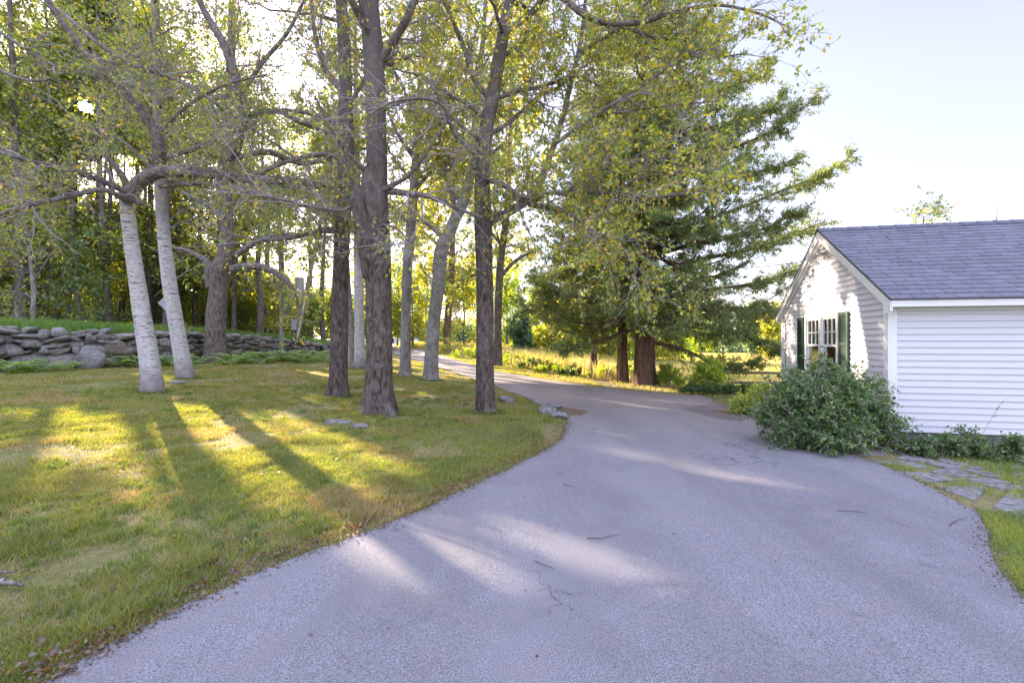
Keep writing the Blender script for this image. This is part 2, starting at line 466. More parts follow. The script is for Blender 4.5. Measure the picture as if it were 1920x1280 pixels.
# ================================================================== GROUND
WPX = [(-250, 712), (0, 691), (110, 690), (200, 688), (330, 680), (430, 672), (520, 668), (620, 667), (655, 665)]
WALL = np.array([gp(*p)[:2] for p in WPX])
WTOP = [613, 616, 619, 621, 626, 627, 638, 645, 648]
WZT = [float(H - (ty - 640) / F * w[1]) for ty, w in zip(WTOP, WALL)]
WH = [min(1.45, max(.6, zt - float(g(w[0], w[1])))) for zt, w in zip(WZT, WALL)]


def wall_sd(x, y):
    """signed distance behind the stone wall (positive = forest side), wall height there"""
    p = np.stack([np.ravel(x), np.ravel(y)], 1); best = np.full(len(p), 1e9); sg = np.zeros(len(p)); hh = np.zeros(len(p)); end = np.zeros(len(p))
    n = len(WALL) - 1
    for i in range(n):
        a, b = WALL[i], WALL[i + 1]; ab = b - a; raw = ((p - a) @ ab) / (ab @ ab)
        t = np.clip(raw, 0, 1) if 0 < i < n - 1 else (np.clip(raw, -1e9, 1) if i == 0 else np.clip(raw, 0, 1e9))
        q = p - (a + t[:, None] * ab); d = np.linalg.norm(q, axis=1)
        s = np.sign(ab[0] * q[:, 1] - ab[1] * q[:, 0]); m = d < best
        best = np.where(m, d, best); sg = np.where(m, s, sg); hh = np.where(m, WH[i] + (WH[i + 1] - WH[i]) * np.clip(raw, 0, 1), hh)
        end = np.where(m, np.maximum(0, (raw - 1)) * np.linalg.norm(ab) if i == n - 1 else 0, end)
    return (best * sg).reshape(np.shape(x)), (hh * np.exp(-(end / 5) ** 2)).reshape(np.shape(x))


def gz(x, y):
    x = np.asarray(x, float); y = np.asarray(y, float)
    sd, h = wall_sd(x, y); u = np.clip((sd - .05) / .35, 0, 1); u = u * u * (3 - 2 * u)
    return g(x, y) + u * (h - .1) + np.clip(sd, 0, 12) * .02 * (h > .2)


def grow(lo, hi, fine, a, b, k=1.18):
    v = list(np.arange(lo, hi + 1e-6, fine)); s = fine; 
    while v[-1] < b: s *= k; v.append(v[-1] + s)
    s = fine
    while v[0] > a: s *= k; v.insert(0, v[0] - s)
    return np.array(v)


LE = [gp(*p)[:2] for p in [(90, 1280), (250, 1190), (450, 1085), (640, 1015), (760, 965), (850, 925), (950, 880), (1020, 850), (1056, 822), (1066, 797), (1062, 783), (1035, 770), (1010, 758), (987, 746), (893, 712), (792, 679), (738, 662)]]
RE = [gp(*p)[:2] for p in [(1920, 1120), (1868, 1056), (1848, 996), (1827, 959), (1790, 940), (1733, 910), (1663, 878), (1602, 854), (1535, 836), (1480, 820), (1440, 800), (1413, 785), (1363, 766), (1322, 743), (1218, 736), (1117, 724), (1020, 711), (926, 695), (893, 686), (819, 665), (792, 653)]]
LE = [np.array([-6.2, -7.5]), np.array([-3.6, -1.5])] + LE + [np.array([-16., 54.]), np.array([-23., 69.])]
RE = [np.array([4.2, -7.5]), np.array([3.0, 1.2])] + RE + [np.array([-14., 57.]), np.array([-20.5, 72.])]


def dense(pts, step, wob, seed):
    out = []; rr = np.random.default_rng(seed); tot = 0
    for a, b in zip(pts[:-1], pts[1:]):
        L = np.linalg.norm(b - a); n = max(1, int(L / step))
        nrm = np.array([-(b - a)[1], (b - a)[0]]) / L
        for k in range(n):
            s = tot + L * k / n
            out.append(a + (b - a) * k / n + nrm * wob * (float(fbm(np.array(s * 1.3), np.array(3.3), seed)) - .5) * 2 + nrm * wob * .5 * (float(vnoise(np.array(s * 6.), np.array(1.), seed)) - .5))
        tot += L
    return out + [pts[-1]]


ROAD = np.array(dense(LE, .10, .09, 3) + dense(RE, .10, .045, 4)[::-1])


def inside(poly, x, y):
    r = np.zeros(np.shape(x), bool); n = len(poly)
    for i in range(n):
        x0, y0 = poly[i]; x1, y1 = poly[(i + 1) % n]
        if y0 == y1: continue
        c = ((y0 > y) != (y1 > y)) & (x < (x1 - x0) * (y - y0) / (y1 - y0) + x0); r ^= c
    return r


def poly_dist(poly, x, y, closed=True):
    p = np.stack([x, y], 1); best = np.full(len(p), 1e9); n = len(poly)
    for i in range(n if closed else n - 1):
        a = np.array(poly[i]); b = np.array(poly[(i + 1) % n]); ab = b - a
        t = np.clip(((p - a) @ ab) / max(ab @ ab, 1e-9), 0, 1); best = np.minimum(best, np.linalg.norm(p - a - t[:, None] * ab, axis=1))
    return best


def ground_mat():
    t = NT('lawn_soil'); w = t.coord()
    n1 = t.noise(w, .55, 5, .6); n2 = t.noise(w, 9, 5, .7); n3 = t.noise(w, 60, 3, .7)
    soil = t.mix(n2, (0.145, 0.099, 0.061), (0.341, 0.254, 0.167)); dry = t.mix(n3, (0.174, 0.145, 0.065), (0.464, 0.377, 0.217))
    gr = t.mix(n3, (0.065, 0.087, 0.026), (0.189, 0.217, 0.058))
    c = t.mix(t.ramp(n2, [(.42, 0), (.6, 1)]), soil, dry)
    c = t.mix(t.ramp(n1, [(.36, .15), (.56, .85)]), c, gr)
    c = t.mix(t.ramp(n3, [(.30, .75), (.45, 0)]), c, (0.051, 0.039, 0.029))
    return t.pbr(c, .95, t.bump(t.mix(.5, n2, n3), .9, .03), .1)


M['ground'] = ground_mat()
xs = grow(-24, 14, .4, -420, 420); ys = grow(-6, 40, .4, -90, 520)
X, Y = np.meshgrid(xs, ys)
Z = gz(X, Y) + (fbm(X * 1.1, Y * 1.1, 7) - .5) * .05 * np.clip((np.hypot(X, Y) - 3) / 6, 0, 1)
rin = inside(ROAD, X.ravel(), Y.ravel()); rd = poly_dist(ROAD[::3], X.ravel(), Y.ravel())
Z = (Z.ravel() - np.where(rin & (rd > .3), .06, 0) - np.where(rd <= .6, .012, 0)).reshape(X.shape)
far = np.clip((np.hypot(X, Y) - 90) / 250, 0, 1); Z = Z - far * 3.0
V = np.stack([X, Y, Z], -1).reshape(-1, 3); nx = len(xs)
i = np.arange(len(ys) - 1)[:, None] * nx + np.arange(nx - 1)[None]
o = mk('ground', V, [np.stack([i, i + 1, i + 1 + nx, i + nx], -1).reshape(-1, 4)], M['ground'], smooth=True); tag(o, kind='structure')


def asphalt(name, base, seed=0.0, warm=(.225, .185, .168)):
    t = NT(name); w = t.n('ShaderNodeMapping', i_Vector=t.n('ShaderNodeTexCoord').outputs['Object'], i_Location=(seed, seed, 0)).outputs[0]
    n1 = t.noise(w, 130, 2, .8); n2 = t.noise(w, .8, 5, .65); n3 = t.noise(w, 260, 2, .6); n4 = t.noise(w, 3.5, 4, .6)
    c = t.mix(t.ramp(n1, [(.36, 0), (.5, .5), (.66, 1)]), tuple(x * .42 for x in base), tuple(min(1, x * 1.55) for x in base))
    c = t.mix(t.ramp(n3, [(.6, 0), (.68, .8)]), c, tuple(min(1, x * 2.6) for x in base))
    c = t.mix(t.ramp(n2, [(.3, .42), (.52, 0)]), c, tuple(x * .55 for x in base))
    c = t.mix(t.ramp(n4, [(.55, 0), (.78, .35)]), c, warm)
    # pine-needle dust browns the surface further up the road
    y = t.n('ShaderNodeSeparateXYZ', i_Vector=w).outputs['Y']
    mr = t.n('ShaderNodeMapRange', i_Value=t.n('ShaderNodeMath', operation='ADD', i_0=y, i_1=t.n('ShaderNodeMath', operation='MULTIPLY', i_0=n2, i_1=5.0).outputs[0]).outputs[0], i_1=9.0, i_2=15.0, i_3=0.0, i_4=.8).outputs[0]
    c = t.mix(mr, c, warm)
    # cracks
    wd = t.n('ShaderNodeVectorMath', operation='ADD', i_0=w, i_1=t.n('ShaderNodeVectorMath', operation='SCALE', i_0=t.n('ShaderNodeTexNoise', i_Vector=w, i_Scale=2.3, i_Detail=6.0).outputs['Color'], i_Scale=.9).outputs[0]).outputs[0]
    for sc_, th, ns, lo in ((3.4, .032, .5, .57), (1.2, .010, .45, .56)):
        vo = t.n('ShaderNodeTexVoronoi', feature='DISTANCE_TO_EDGE', i_Vector=wd, i_Scale=sc_).outputs['Distance']
        cr = t.ramp(vo, [(th * .3, 1), (th, 0)]); mk_ = t.ramp(t.noise(w, ns, 3, .5), [(lo, 0), (lo + .1, .9)])
        c = t.mix(t.mix(1.0, cr, mk_, 'MULTIPLY'), c, (.03, .03, .032))
    tr_ = t.noise(t.n('ShaderNodeMapping', i_Vector=w, i_Rotation=(0, 0, .35), i_Scale=(1.1, .16, 1)).outputs[0], 1.0, 4, .6)
    c = t.mix(t.ramp(tr_, [(.46, 0), (.66, .38)]), c, tuple(x * .62 for x in base)); c = t.mix(t.ramp(tr_, [(.30, .3), (.44, 0)]), c, tuple(min(1, x * 1.25) for x in base))
    st = t.ramp(t.noise(w, 1.7, 2, .4, .6), [(.70, 0), (.76, .55)])
    c = t.mix(st, c, (.05, .05, .06))
    return t.pbr(c, .85, t.bump(n1, .7, .008), .25)


M['asphalt'] = asphalt('asphalt', (.185, .178, .195))
import bmesh


def sheet(name, poly, mat, dz, grid=1.0, kind='structure'):
    bm = bmesh.new(); f = bm.faces.new([bm.verts.new((p[0], p[1], 0)) for p in poly]); bmesh.ops.triangulate(bm, faces=[f])
    x0, y0 = np.min(poly, 0); x1, y1 = np.max(poly, 0)
    for ax, lo, hi in ((0, x0, x1), (1, y0, y1)):
        for v in np.arange(math.ceil(lo / grid) * grid, hi, grid):
            co = [0, 0, 0]; co[ax] = float(v); no = [0, 0, 0]; no[ax] = 1
            bmesh.ops.bisect_plane(bm, geom=bm.verts[:] + bm.edges[:] + bm.faces[:], plane_co=co, plane_no=no, dist=1e-5)
    for v in bm.verts: v.co.z = float(gz(np.array([v.co.x]), np.array([v.co.y]))[0]) + dz
    for f in bm.faces:
        f.smooth = True
        if f.normal.z < 0: f.normal_flip()
    bm.normal_update()
    for f in bm.faces:
        if f.normal.z < 0: f.normal_flip()
    me = bpy.data.meshes.new(name); bm.to_mesh(me); bm.free(); me.materials.append(mat)
    o = link(bpy.data.objects.new(name, me)); tag(o, kind=kind); return o


sheet('driveway', ROAD, M['asphalt'], .012)


def blob(cx, cy, rx, ry, ang, seed, n=40):
    q = np.linspace(0, 2 * np.pi, n, endpoint=False); r = .55 + .7 * fbm(np.cos(q) * 1.7 + 5, np.sin(q) * 1.7 + 5, seed) + .35 * (vnoise(np.cos(q) * 7 + 9, np.sin(q) * 7 + 9, seed) - .5)
    x = np.cos(q) * rx * r; y = np.sin(q) * ry * r; c, s = math.cos(ang), math.sin(ang)
    return np.stack([cx + x * c - y * s, cy + x * s + y * c], 1)


def needles_mat(name, a, b):
    t = NT(name); w = t.coord(); n = t.noise(w, 30, 5, .75); n2 = t.noise(w, 4, 3, .6)
    return t.pbr(t.mix(t.ramp(n, [(.35, 0), (.65, 1)]), a, t.mix(n2, b, a)), .95, t.bump(n, .8, .01), .1)


M['dirt'] = needles_mat('dirt', (.10, .072, .052), (.24, .18, .13)); M['moss'] = needles_mat('rust_moss', (.13, .085, .035), (.30, .20, .06))
c = gp(1072, 773); sheet('dirt_patch', blob(c[0] - .1, c[1], .42, .62, -.3, 5, 90), M['dirt'], .017)
c = gp(1390, 772); sheet('moss_patch', blob(c[0], c[1], .6, .22, .12, 8), M['moss'], .022)
M['patch'] = asphalt('newer_asphalt', (.15, .135, .15), 7.3, (.15, .12, .115))
q = [gp(*p)[:2] for p in [(1278, 765), (1340, 757), (1380, 764), (1418, 786), (1370, 788), (1325, 780)]]
sheet('asphalt_patch', np.array(dense(q + [q[0]], .2, .04, 9)[:-1]), M['patch'], .017)


# ================================================================== GRASS
def blades(x, y, z, rng, h, w, col, lean=.5, name='grass', label=None):
    n = len(x); a = rng.uniform(0, 6.283, n); d = np.stack([np.cos(a), np.sin(a), 0 * a], 1); s = np.stack([-np.sin(a), np.cos(a), 0 * a], 1)
    b = rng.uniform(0, 6.283, n); ld = np.stack([np.cos(b), np.sin(b), 0 * b], 1) * (h * lean * rng.uniform(.2, 1.3, n))[:, None]
    p = np.stack([x, y, z - .006], 1); up = np.zeros((n, 3)); up[:, 2] = h
    W = (w * .5)[:, None]
    v = np.stack([p - s * W, p + s * W, p + up * .55 + ld * .3 + s * W * .8, p + up * .55 + ld * .3 - s * W * .8, p + up * .95 + ld], 1)
    k = np.arange(n)[:, None] * 5
    return v, [k + np.array([[0, 1, 2, 3]]), k + np.array([[3, 2, 4]])], np.repeat(col, 5, 0)


def place_blades(name, label, x, y, rng, h, w, col, lean=.5, zf=gz):
    v, f, c = blades(x, y, zf(x, y), rng, h, w, col, lean)
    o = mk(name, v.reshape(-1, 3), f, M['grass'], col=c); tag(o, label, 'grass', kind='stuff'); return o


def pick(rng, n, x, y, cols, freq, seed):
    cs = np.array(cols); f = np.clip(fbm(x * freq, y * freq, seed, 3) + rng.normal(size=n) * .09, 0, .999)
    f = np.clip((f - .22) / .56, 0, .999)
    return cs[(f * len(cs)).astype(int)] * rng.uniform(.75, 1.25, (n, 1)) * 1.5


rng = np.random.default_rng(11)
n = 2400000
r = 1.8 * (30 / 1.8) ** rng.uniform(0, 1, n); th = rng.uniform(math.radians(-52), math.radians(15), n)
x = r * np.sin(th); y = r * np.cos(th)
k = (x < np.interp(y, [q[1] for q in LE[1:10]], [q[0] for q in LE[1:10]]) + .05) | (y > 9)
k &= (x < 3) & (rng.uniform(size=n) < .42); x, y, r = x[k], y[k], r[k]; n = len(x)
sd, _ = wall_sd(x, y); lft = poly_dist(LE, x, y, False)
dens = fbm(x * 1.0, y * 1.0, 21, 4) + .35 * (fbm(x * 4.2, y * 4.2, 22, 2) - .5) + rng.normal(size=n) * .05
k = ~inside(ROAD, x, y) & (sd < -.3) & ((dens > .45) | (rng.uniform(size=n) < .22)) & ((lft > .09 + .08 * fbm(x * 5, y * 5, 4)) | (rng.uniform(size=n) < .25))
x, y, r, dens = x[k], y[k], r[k], dens[k]; n = len(x); bare = dens < .45
tuft = fbm(x * 2.3, y * 2.3, 31, 2)
h = rng.uniform(.022, .05, n) * (1 + 1.4 * np.clip((tuft - .56) * 5, 0, 1)) * np.where(bare, .55, 1); w = .0032 * np.clip(r / 3.4, 1, 6)
col = pick(rng, n, x, y, [(.215, .175, .095), (.175, .16, .06), (.145, .155, .042), (.125, .145, .035), (.135, .16, .035), (.18, .19, .045), (.10, .12, .035)], 1.1, 41)
dry = np.array([(.25, .19, .10), (.17, .12, .07), (.32, .26, .15), (.13, .14, .04)])[rng.integers(0, 4, n)] * 1.35; col = np.where(bare[:, None], dry * rng.uniform(.7, 1.2, (n, 1)), col)
m = 5200; rc = 1.9 * (16 / 1.9) ** rng.uniform(0, 1, m); tc_ = rng.uniform(math.radians(-50), math.radians(8), m); cx, cy = rc * np.sin(tc_), rc * np.cos(tc_)
sd, _ = wall_sd(cx, cy); lc = poly_dist(LE, cx, cy, False); kc = ~inside(ROAD, cx, cy) & (sd < -.4) & (lc > .12) & ((cx < np.interp(cy, [q[1] for q in LE[1:10]], [q[0] for q in LE[1:10]])) | (cy > 9)) & (fbm(cx * .9, cy * .9, 66) > .42)
cx, cy, rc = cx[kc], cy[kc], rc[kc]; m = len(cx); nb_ = 26; ii = np.repeat(np.arange(m), nb_); rad = rng.uniform(.03, .11, m)[ii]
tx = cx[ii] + rng.normal(size=m * nb_) * rad * .6; ty = cy[ii] + rng.normal(size=m * nb_) * rad * .6
th_ = rng.uniform(.035, .085, m)[ii] * rng.uniform(.6, 1.2, m * nb_); tw = .0042 * np.clip(rc[ii] / 3.4, 1, 4)
tcol = np.array([(.13, .19, .035), (.10, .155, .03), (.17, .21, .04), (.08, .13, .035), (.20, .19, .06)])[rng.integers(0, 5, m)][ii] * rng.uniform(.8, 1.2, (m * nb_, 1)) * 1.2
x = np.concatenate([x, tx]); y = np.concatenate([y, ty]); h = np.concatenate([h, th_]); w = np.concatenate([w, tw]); col = np.vstack([col, tcol])
for (px_, py_, rr_) in ((288, 736, .26), (350, 710, .25), (633, 744, .26), (710, 776, .38), (912, 774, .24), (760, 707, .22), (807, 713, .26), (674, 691, .26)):
    bq = gp(px_, py_); m = 900; aa = rng.uniform(0, 6.283, m); ra = rr_ + np.abs(rng.normal(size=m)) * .09
    x = np.concatenate([x, bq[0] + np.cos(aa) * ra]); y = np.concatenate([y, bq[1] + np.sin(aa) * ra]); h = np.concatenate([h, rng.uniform(.04, .13, m) * np.exp(-(ra - rr_) * 4)]); w = np.concatenate([w, np.full(m, .0045 * max(1, bq[1] / 4))])
    col = np.vstack([col, np.array([(.12, .16, .04), (.16, .19, .05), (.09, .13, .035)])[rng.integers(0, 3, m)] * rng.uniform(.8, 1.5, (m, 1))])
place_blades('lawn_grass', 'patchy short grass of the lawn under the trees', x, y, rng, h, w, col, .9)
print('lawn blades', n)

# lawn strip and tufts on the right, verge and meadow beyond the road
n = 190000; x = rng.uniform(2.4, 9, n); y = rng.uniform(1.2, 6.2, n)
k = ~inside(ROAD, x, y) & (x > np.interp(y, [q[1] for q in RE[1:10]], [q[0] for q in RE[1:10]]) + .03) & (y < 4.45 - .21 * (x - 4.2) + .25 * (fbm(x * 3, y * 3, 5) - .5)) & (fbm(x * 2, y * 2, 9) > .27)
x, y = x[k], y[k]; n = len(x)
place_blades('side_lawn_grass', 'bright green lawn strip right of the driveway', x, y, rng, rng.uniform(.025, .06, n), np.full(n, .0042), pick(rng, n, x, y, [(.09, .14, .03), (.13, .19, .03), (.17, .21, .035)], 1.5, 3), .8)

RP = np.array([q for q in RE if q[1] > 12.5]); 
n = 200000; x = rng.uniform(-14, 16, n); y = rng.uniform(11, 55, n)
k = ~inside(ROAD, x, y); x, y = x[k], y[k]; rdist = poly_dist(RP, x, y, False)
right = x > np.interp(y, RP[:, 1], RP[:, 0]); 
k = right & (rdist < 2.6) & (rdist > .05) & (fbm(x * 1.2, y * 1.2, 12) > .33); x, y = x[k], y[k]; n = len(x)
place_blades('verge_grass', 'sunlit grass verge along the far side of the road', x, y, rng, rng.uniform(.04, .12, n), np.full(n, .018), pick(rng, n, x, y, [(.16, .17, .05), (.14, .17, .04), (.22, .20, .08), (.25, .20, .13)], .8, 13), .8)
n = 150000; x = rng.uniform(-16, 40, n); y = rng.uniform(13, 75, n)
k = ~inside(ROAD, x, y); x, y = x[k], y[k]; rdist = poly_dist(RP, x, y, False); right = x > np.interp(y, RP[:, 1], RP[:, 0]) + 1.4
k = right & (rdist > 2.2) & (fbm(x * .5, y * .5, 14) > .3) & ~((x > 4.5) & (y < 30) & (x < 9.5)); k &= ~((np.abs(x - 8) < 3.2) & (y < 16)); x, y = x[k], y[k]; n = len(x)
hh = rng.uniform(.35, .8, n) * np.where(x > 7, .55, 1)
place_blades('meadow_grass', 'tall dry meadow grass beyond the road', x, y, rng, hh, np.full(n, .022), pick(rng, n, x, y, [(.34, .28, .19), (.28, .26, .11), (.20, .215, .06), (.38, .31, .22), (.17, .19, .05)], .22, 15), .5)
# the mown field right of the hemlock and lawn by the bush
n = 90000; x = rng.uniform(4, 30, n); y = rng.uniform(11.5, 50, n)
k = ~inside(ROAD, x, y) & (x > np.interp(y, RP[:, 1], RP[:, 0]) + .05) & ((x > 5) | (y > 14)) & ((x > 5.2 + .0 * y)) & ~((x > 6.4) & (y < 12.2)); x, y = x[k], y[k]; n = len(x)
place_blades('field_grass', 'sunlit grass of the field behind the rail fence', x, y, rng, rng.uniform(.04, .14, n), np.clip(.0011 * np.hypot(x, y), .01, .05), pick(rng, n, x, y, [(.19, .20, .05), (.14, .17, .04), (.27, .245, .10)], .3, 16), .6)
# lush grass on the bank behind the wall
n = 260000; x = rng.uniform(-42, -8, n); y = rng.uniform(13, 44, n); sd, hh = wall_sd(x, y)
k = (sd > .25) & (sd < 5.5 + 2 * fbm(x * .3, y * .3, 5)) & (hh > .25) & (np.abs(np.arctan2(x, y)) < .86); x, y, sd = x[k], y[k], sd[k]; n = len(x)
place_blades('bank_grass', 'lush green grass on the bank behind the stone wall', x, y, rng, rng.uniform(.22, .62, n) * np.clip(sd + .3, .4, 1), np.full(n, .02), pick(rng, n, x, y, [(.07, .14, .03), (.09, .17, .03), (.06, .12, .03), (.13, .19, .035), (.2, .2, .04)], .3, 17), .75)

# fallen leaves
n = 7500; r = 1.9 * (24 / 1.9) ** rng.uniform(0, 1, n); th = rng.uniform(-.9, .2, n); x = r * np.sin(th); y = r * np.cos(th)
lft = poly_dist(LE, x, y, False); sd, _ = wall_sd(x, y)
k = (sd < -.3) & ((~inside(ROAD, x, y) & ((rng.uniform(size=n) < .42) | (lft < .16))) | (lft < .05)); x, y = x[k], y[k]
# a thicker line of litter on the edge of the lawn
le = np.array(LE[1:12]); m = 1300; s = rng.uniform(0, len(le) - 1.001, m); q = le[s.astype(int)] * (1 - (s % 1))[:, None] + le[s.astype(int) + 1] * (s % 1)[:, None] + rng.normal(size=(m, 2)) * .09 + np.array([-.10, .05])
x = np.concatenate([x, q[:, 0]]); y = np.concatenate([y, q[:, 1]]); n = len(x)
p = np.stack([x, y, gz(x, y) + rng.uniform(.02, .04, n)], 1); T = rng.normal(size=(n, 3)); T[:, 2] *= .15
V = leaf_at(p, norm(T), rng, .033, 1.4, .0, .7)
V[:, :, 2] = np.maximum(V[:, :, 2], p[:, 2:3] - .008)
cc = np.array([(.15, .085, .05), (.20, .13, .07), (.09, .055, .038), (.22, .17, .10), (.15, .055, .032)])[rng.integers(0, 5, n)] * rng.uniform(.7, 1.2, (n, 1))
# crumbs of soil, bark and leaf along the edges of the asphalt, and a few leaves blown over it
def edge(E_, m, sp, off):
    le = np.array(E_); sg = np.linalg.norm(np.diff(le, axis=0), axis=1); w_ = sg / (.6 + np.linalg.norm(le[:-1], axis=1)) ; k_ = rng.choice(len(sg), m, p=w_ / w_.sum()); t_ = rng.uniform(0, 1, (m, 1))
    d_ = (le[1:] - le[:-1]) / sg[:, None]; nr_ = np.stack([-d_[:, 1], d_[:, 0]], 1)[k_]
    return le[k_] * (1 - t_) + le[k_ + 1] * t_ + nr_ * (off + rng.normal(size=(m, 1)) * sp)
ee = np.vstack([edge(ROAD[:len(ROAD) // 2], 9000, .045, .01), edge(ROAD[len(ROAD) // 2:], 7000, .05, .01)]); m = len(ee)
es_ = rng.uniform(.006, .022, m)[:, None, None]; pe = np.stack([ee[:, 0], ee[:, 1], gz(ee[:, 0], ee[:, 1]) + .017], 1); Te = rng.normal(size=(m, 3)); Te[:, 2] *= .2
Ve = leaf_at(pe, norm(Te), rng, .017, 1.2, 0, .8); Ve[:, :, 2] = np.maximum(Ve[:, :, 2], pe[:, 2:3] - .002)
ce = np.array([(.10, .075, .05), (.06, .045, .035), (.17, .13, .08), (.045, .04, .03), (.12, .13, .04)])[rng.integers(0, 5, m)] * rng.uniform(.7, 1.2, (m, 1))
o = mk('edge_litter', Ve.reshape(-1, 3), [np.arange(m * 4).reshape(-1, 4)], M['leaf'], col=np.repeat(ce, 4, 0)); tag(o, 'crumbs of soil and leaf litter along the driveway edges', 'litter', kind='stuff')
m = 36; r = 2.2 * (14 / 2.2) ** rng.uniform(0, 1, m); th = rng.uniform(-.5, .65, m); xx, yy = r * np.sin(th), r * np.cos(th); kk = inside(ROAD, xx, yy); xx, yy = xx[kk], yy[kk]; m = len(xx)
pr_ = np.stack([xx, yy, gz(xx, yy) + .022], 1); Te = rng.normal(size=(m, 3)); Te[:, 2] *= .1; Vr = leaf_at(pr_, norm(Te), rng, .03, 1.6, 0, .6); Vr[:, :, 2] = np.maximum(Vr[:, :, 2], pr_[:, 2:3] - .004)
V = np.concatenate([V, Vr]); cc = np.vstack([cc, np.tile(np.array([(.12, .075, .045)]), (m, 1))]); n = len(V)
o = mk('fallen_leaves', V.reshape(-1, 3), [np.arange(n * 4).reshape(-1, 4)], M['leaf'], col=np.repeat(cc, 4, 0)); tag(o, 'dry brown fallen leaves scattered on the lawn and along its edge', 'fallen leaves', kind='stuff')


# ================================================================== STONES
def stone(c, size, rng, rot=None, sub=2, boxy=.5):
    bm = bmesh.new(); bmesh.ops.create_icosphere(bm, subdivisions=sub, radius=1); v = np.array([q.co[:] for q in bm.verts]); f = np.array([[q.index for q in p.verts] for p in bm.faces]); bm.free()
    m = np.abs(v).max(1, keepdims=True); v = v * (1 - boxy) + v / m * boxy * .82
    k = rng.normal(size=(4, 3)); ph = rng.uniform(0, 6, 4)
    for a, b in zip(k, ph): v = v * (1 + .075 * np.sin(v @ a * 2.2 + b))[:, None]
    for _ in range(7):
        d_ = norm(rng.normal(size=3)); lim = rng.uniform(.62, .9); e_ = v @ d_; v = v - np.maximum(e_ - lim, 0)[:, None] * d_
    v = v * (np.array(size) * .54)
    a = rng.uniform(-.22, .22); R = np.array([[math.cos(a), 0, math.sin(a)], [0, 1, 0], [-math.sin(a), 0, math.cos(a)]]); v = v @ R.T
    if rot is not None: cs, sn = math.cos(rot), math.sin(rot); v = v @ np.array([[cs, sn, 0], [-sn, cs, 0], [0, 0, 1]])
    return v + np.array(c), f


rng = np.random.default_rng(5)
SV, SF, SC, nn = [], [], [], 0
seg = np.linalg.norm(np.diff(WALL, axis=0), axis=1); tot = seg.sum(); cum = np.concatenate([[0], np.cumsum(seg)])
def wall_at(s):
    i = min(np.searchsorted(cum, s, 'right') - 1, len(seg) - 1); t = (s - cum[i]) / seg[i]; p = WALL[i] + (WALL[i + 1] - WALL[i]) * t
    d = (WALL[i + 1] - WALL[i]) / seg[i]; return p, math.atan2(d[1], d[0]), WH[i] + (WH[i + 1] - WH[i]) * min(max(t, 0), 1)
STC = [(.10, .093, .087), (.14, .12, .105), (.19, .165, .145), (.07, .068, .066), (.18, .13, .10), (.25, .235, .225)]
WHS = np.array([wall_at(min(k * .05, tot))[2] for k in range(int(tot / .05) + 40)])
s0 = 0
zlev = np.zeros(int(tot / .05) + 40) - .12
while s0 < 4000:
    s0 += 1
    j = int(np.argmin((zlev / WHS)[: int(tot / .05)]))
    s = j * .05; p, a, wh = wall_at(s); base = zlev[j]
    if base > wh - .1: break
    big = s < 9.5 and base < .25 * wh + .1
    w = rng.uniform(.6, 1.1) if big else (rng.uniform(.34, .8) if base < wh * .7 else rng.uniform(.4, .95)); h = rng.uniform(.42, .68) if big else min(rng.uniform(.16, .42), wh - base + .1)
    c = s + rng.uniform(.25, .45) * w; p, a, wh = wall_at(min(c, tot))
    nrm = np.array([-math.sin(a), math.cos(a)]); dep = rng.uniform(.5, .8)
    off = rng.uniform(-.06, .05) - (.10 if big else 0)
    q = p + nrm * (off + .12)
    v, f = stone((q[0], q[1], float(g(p[0], p[1])) + base + h / 2), (w * 1.06, dep, h * 1.12), rng, a, 3, rng.uniform(.3, .75))
    SV.append(v); SF.append(f + nn); nn += len(v); SC.append(np.repeat(np.array([STC[rng.integers(0, 6)]]) * rng.uniform(.75, 1.2), len(v), 0))
    a0 = max(0, int((c - w / 2) / .05)); a1 = int((c + w / 2) / .05) + 1; zlev[a0:a1] = np.maximum(zlev[a0:a1], base + h * .96); zlev[j] = max(zlev[j], base + h * .9)
wc = np.array([*WALL[3], g(*WALL[3])])
root = empty('stone_wall', wc, 'long dry-stone field wall of grey boulders along the back of the lawn', 'wall')
mk('stones', np.vstack(SV), [np.vstack(SF)], M['rock'], root, col=np.vstack(SC), smooth=False, origin=wc)
# earth core of the wall, so that no light falls through its joints
MBc = MB()
for k in range(len(WALL) - 1):
    a, b = WALL[k], WALL[k + 1]; d = (b - a) / np.linalg.norm(b - a); nr = np.array([-d[1], d[0]])
    pa, pb = a + nr * .12, b + nr * .12; qa, qb = a + nr * .5, b + nr * .5; za, zb = float(g(*a)), float(g(*b))
    MBc.hexa([(*pa, za - .2), (*pb, zb - .2), (*qb, zb - .2), (*qa, za - .2), (*pa, za + WH[k] - .22), (*pb, zb + WH[k + 1] - .22), (*qb, zb + WH[k + 1] - .22), (*qa, za + WH[k] - .22)])
MBc.v = [tuple(np.array(v) - wc) for v in MBc.v]
M['earth'] = plain('dark_earth', (.045, .035, .028), .95, .3, 6, .1)
MBc.build('earth_core', M['earth'], root)
print('stones', len(SV))


def rock(name, label, px, py, size, rot, seed, col=(.2, .2, .205), sink=.3, group=None, lx=0, ly=0):
    rr = np.random.default_rng(seed); p = gp(px, py); p[0] += lx; p[1] += ly; p[2] = float(gz(p[:1], p[1:2])[0])
    v, f = stone((0, 0, size[2] * (.5 - sink)), size, rr, rot, 3, .45)
    o = mk(name, v, [f], M['rock'], col=np.tile(np.array(col), (len(v), 1)), smooth=True); o.location = p; tag(o, label, 'rock', group)


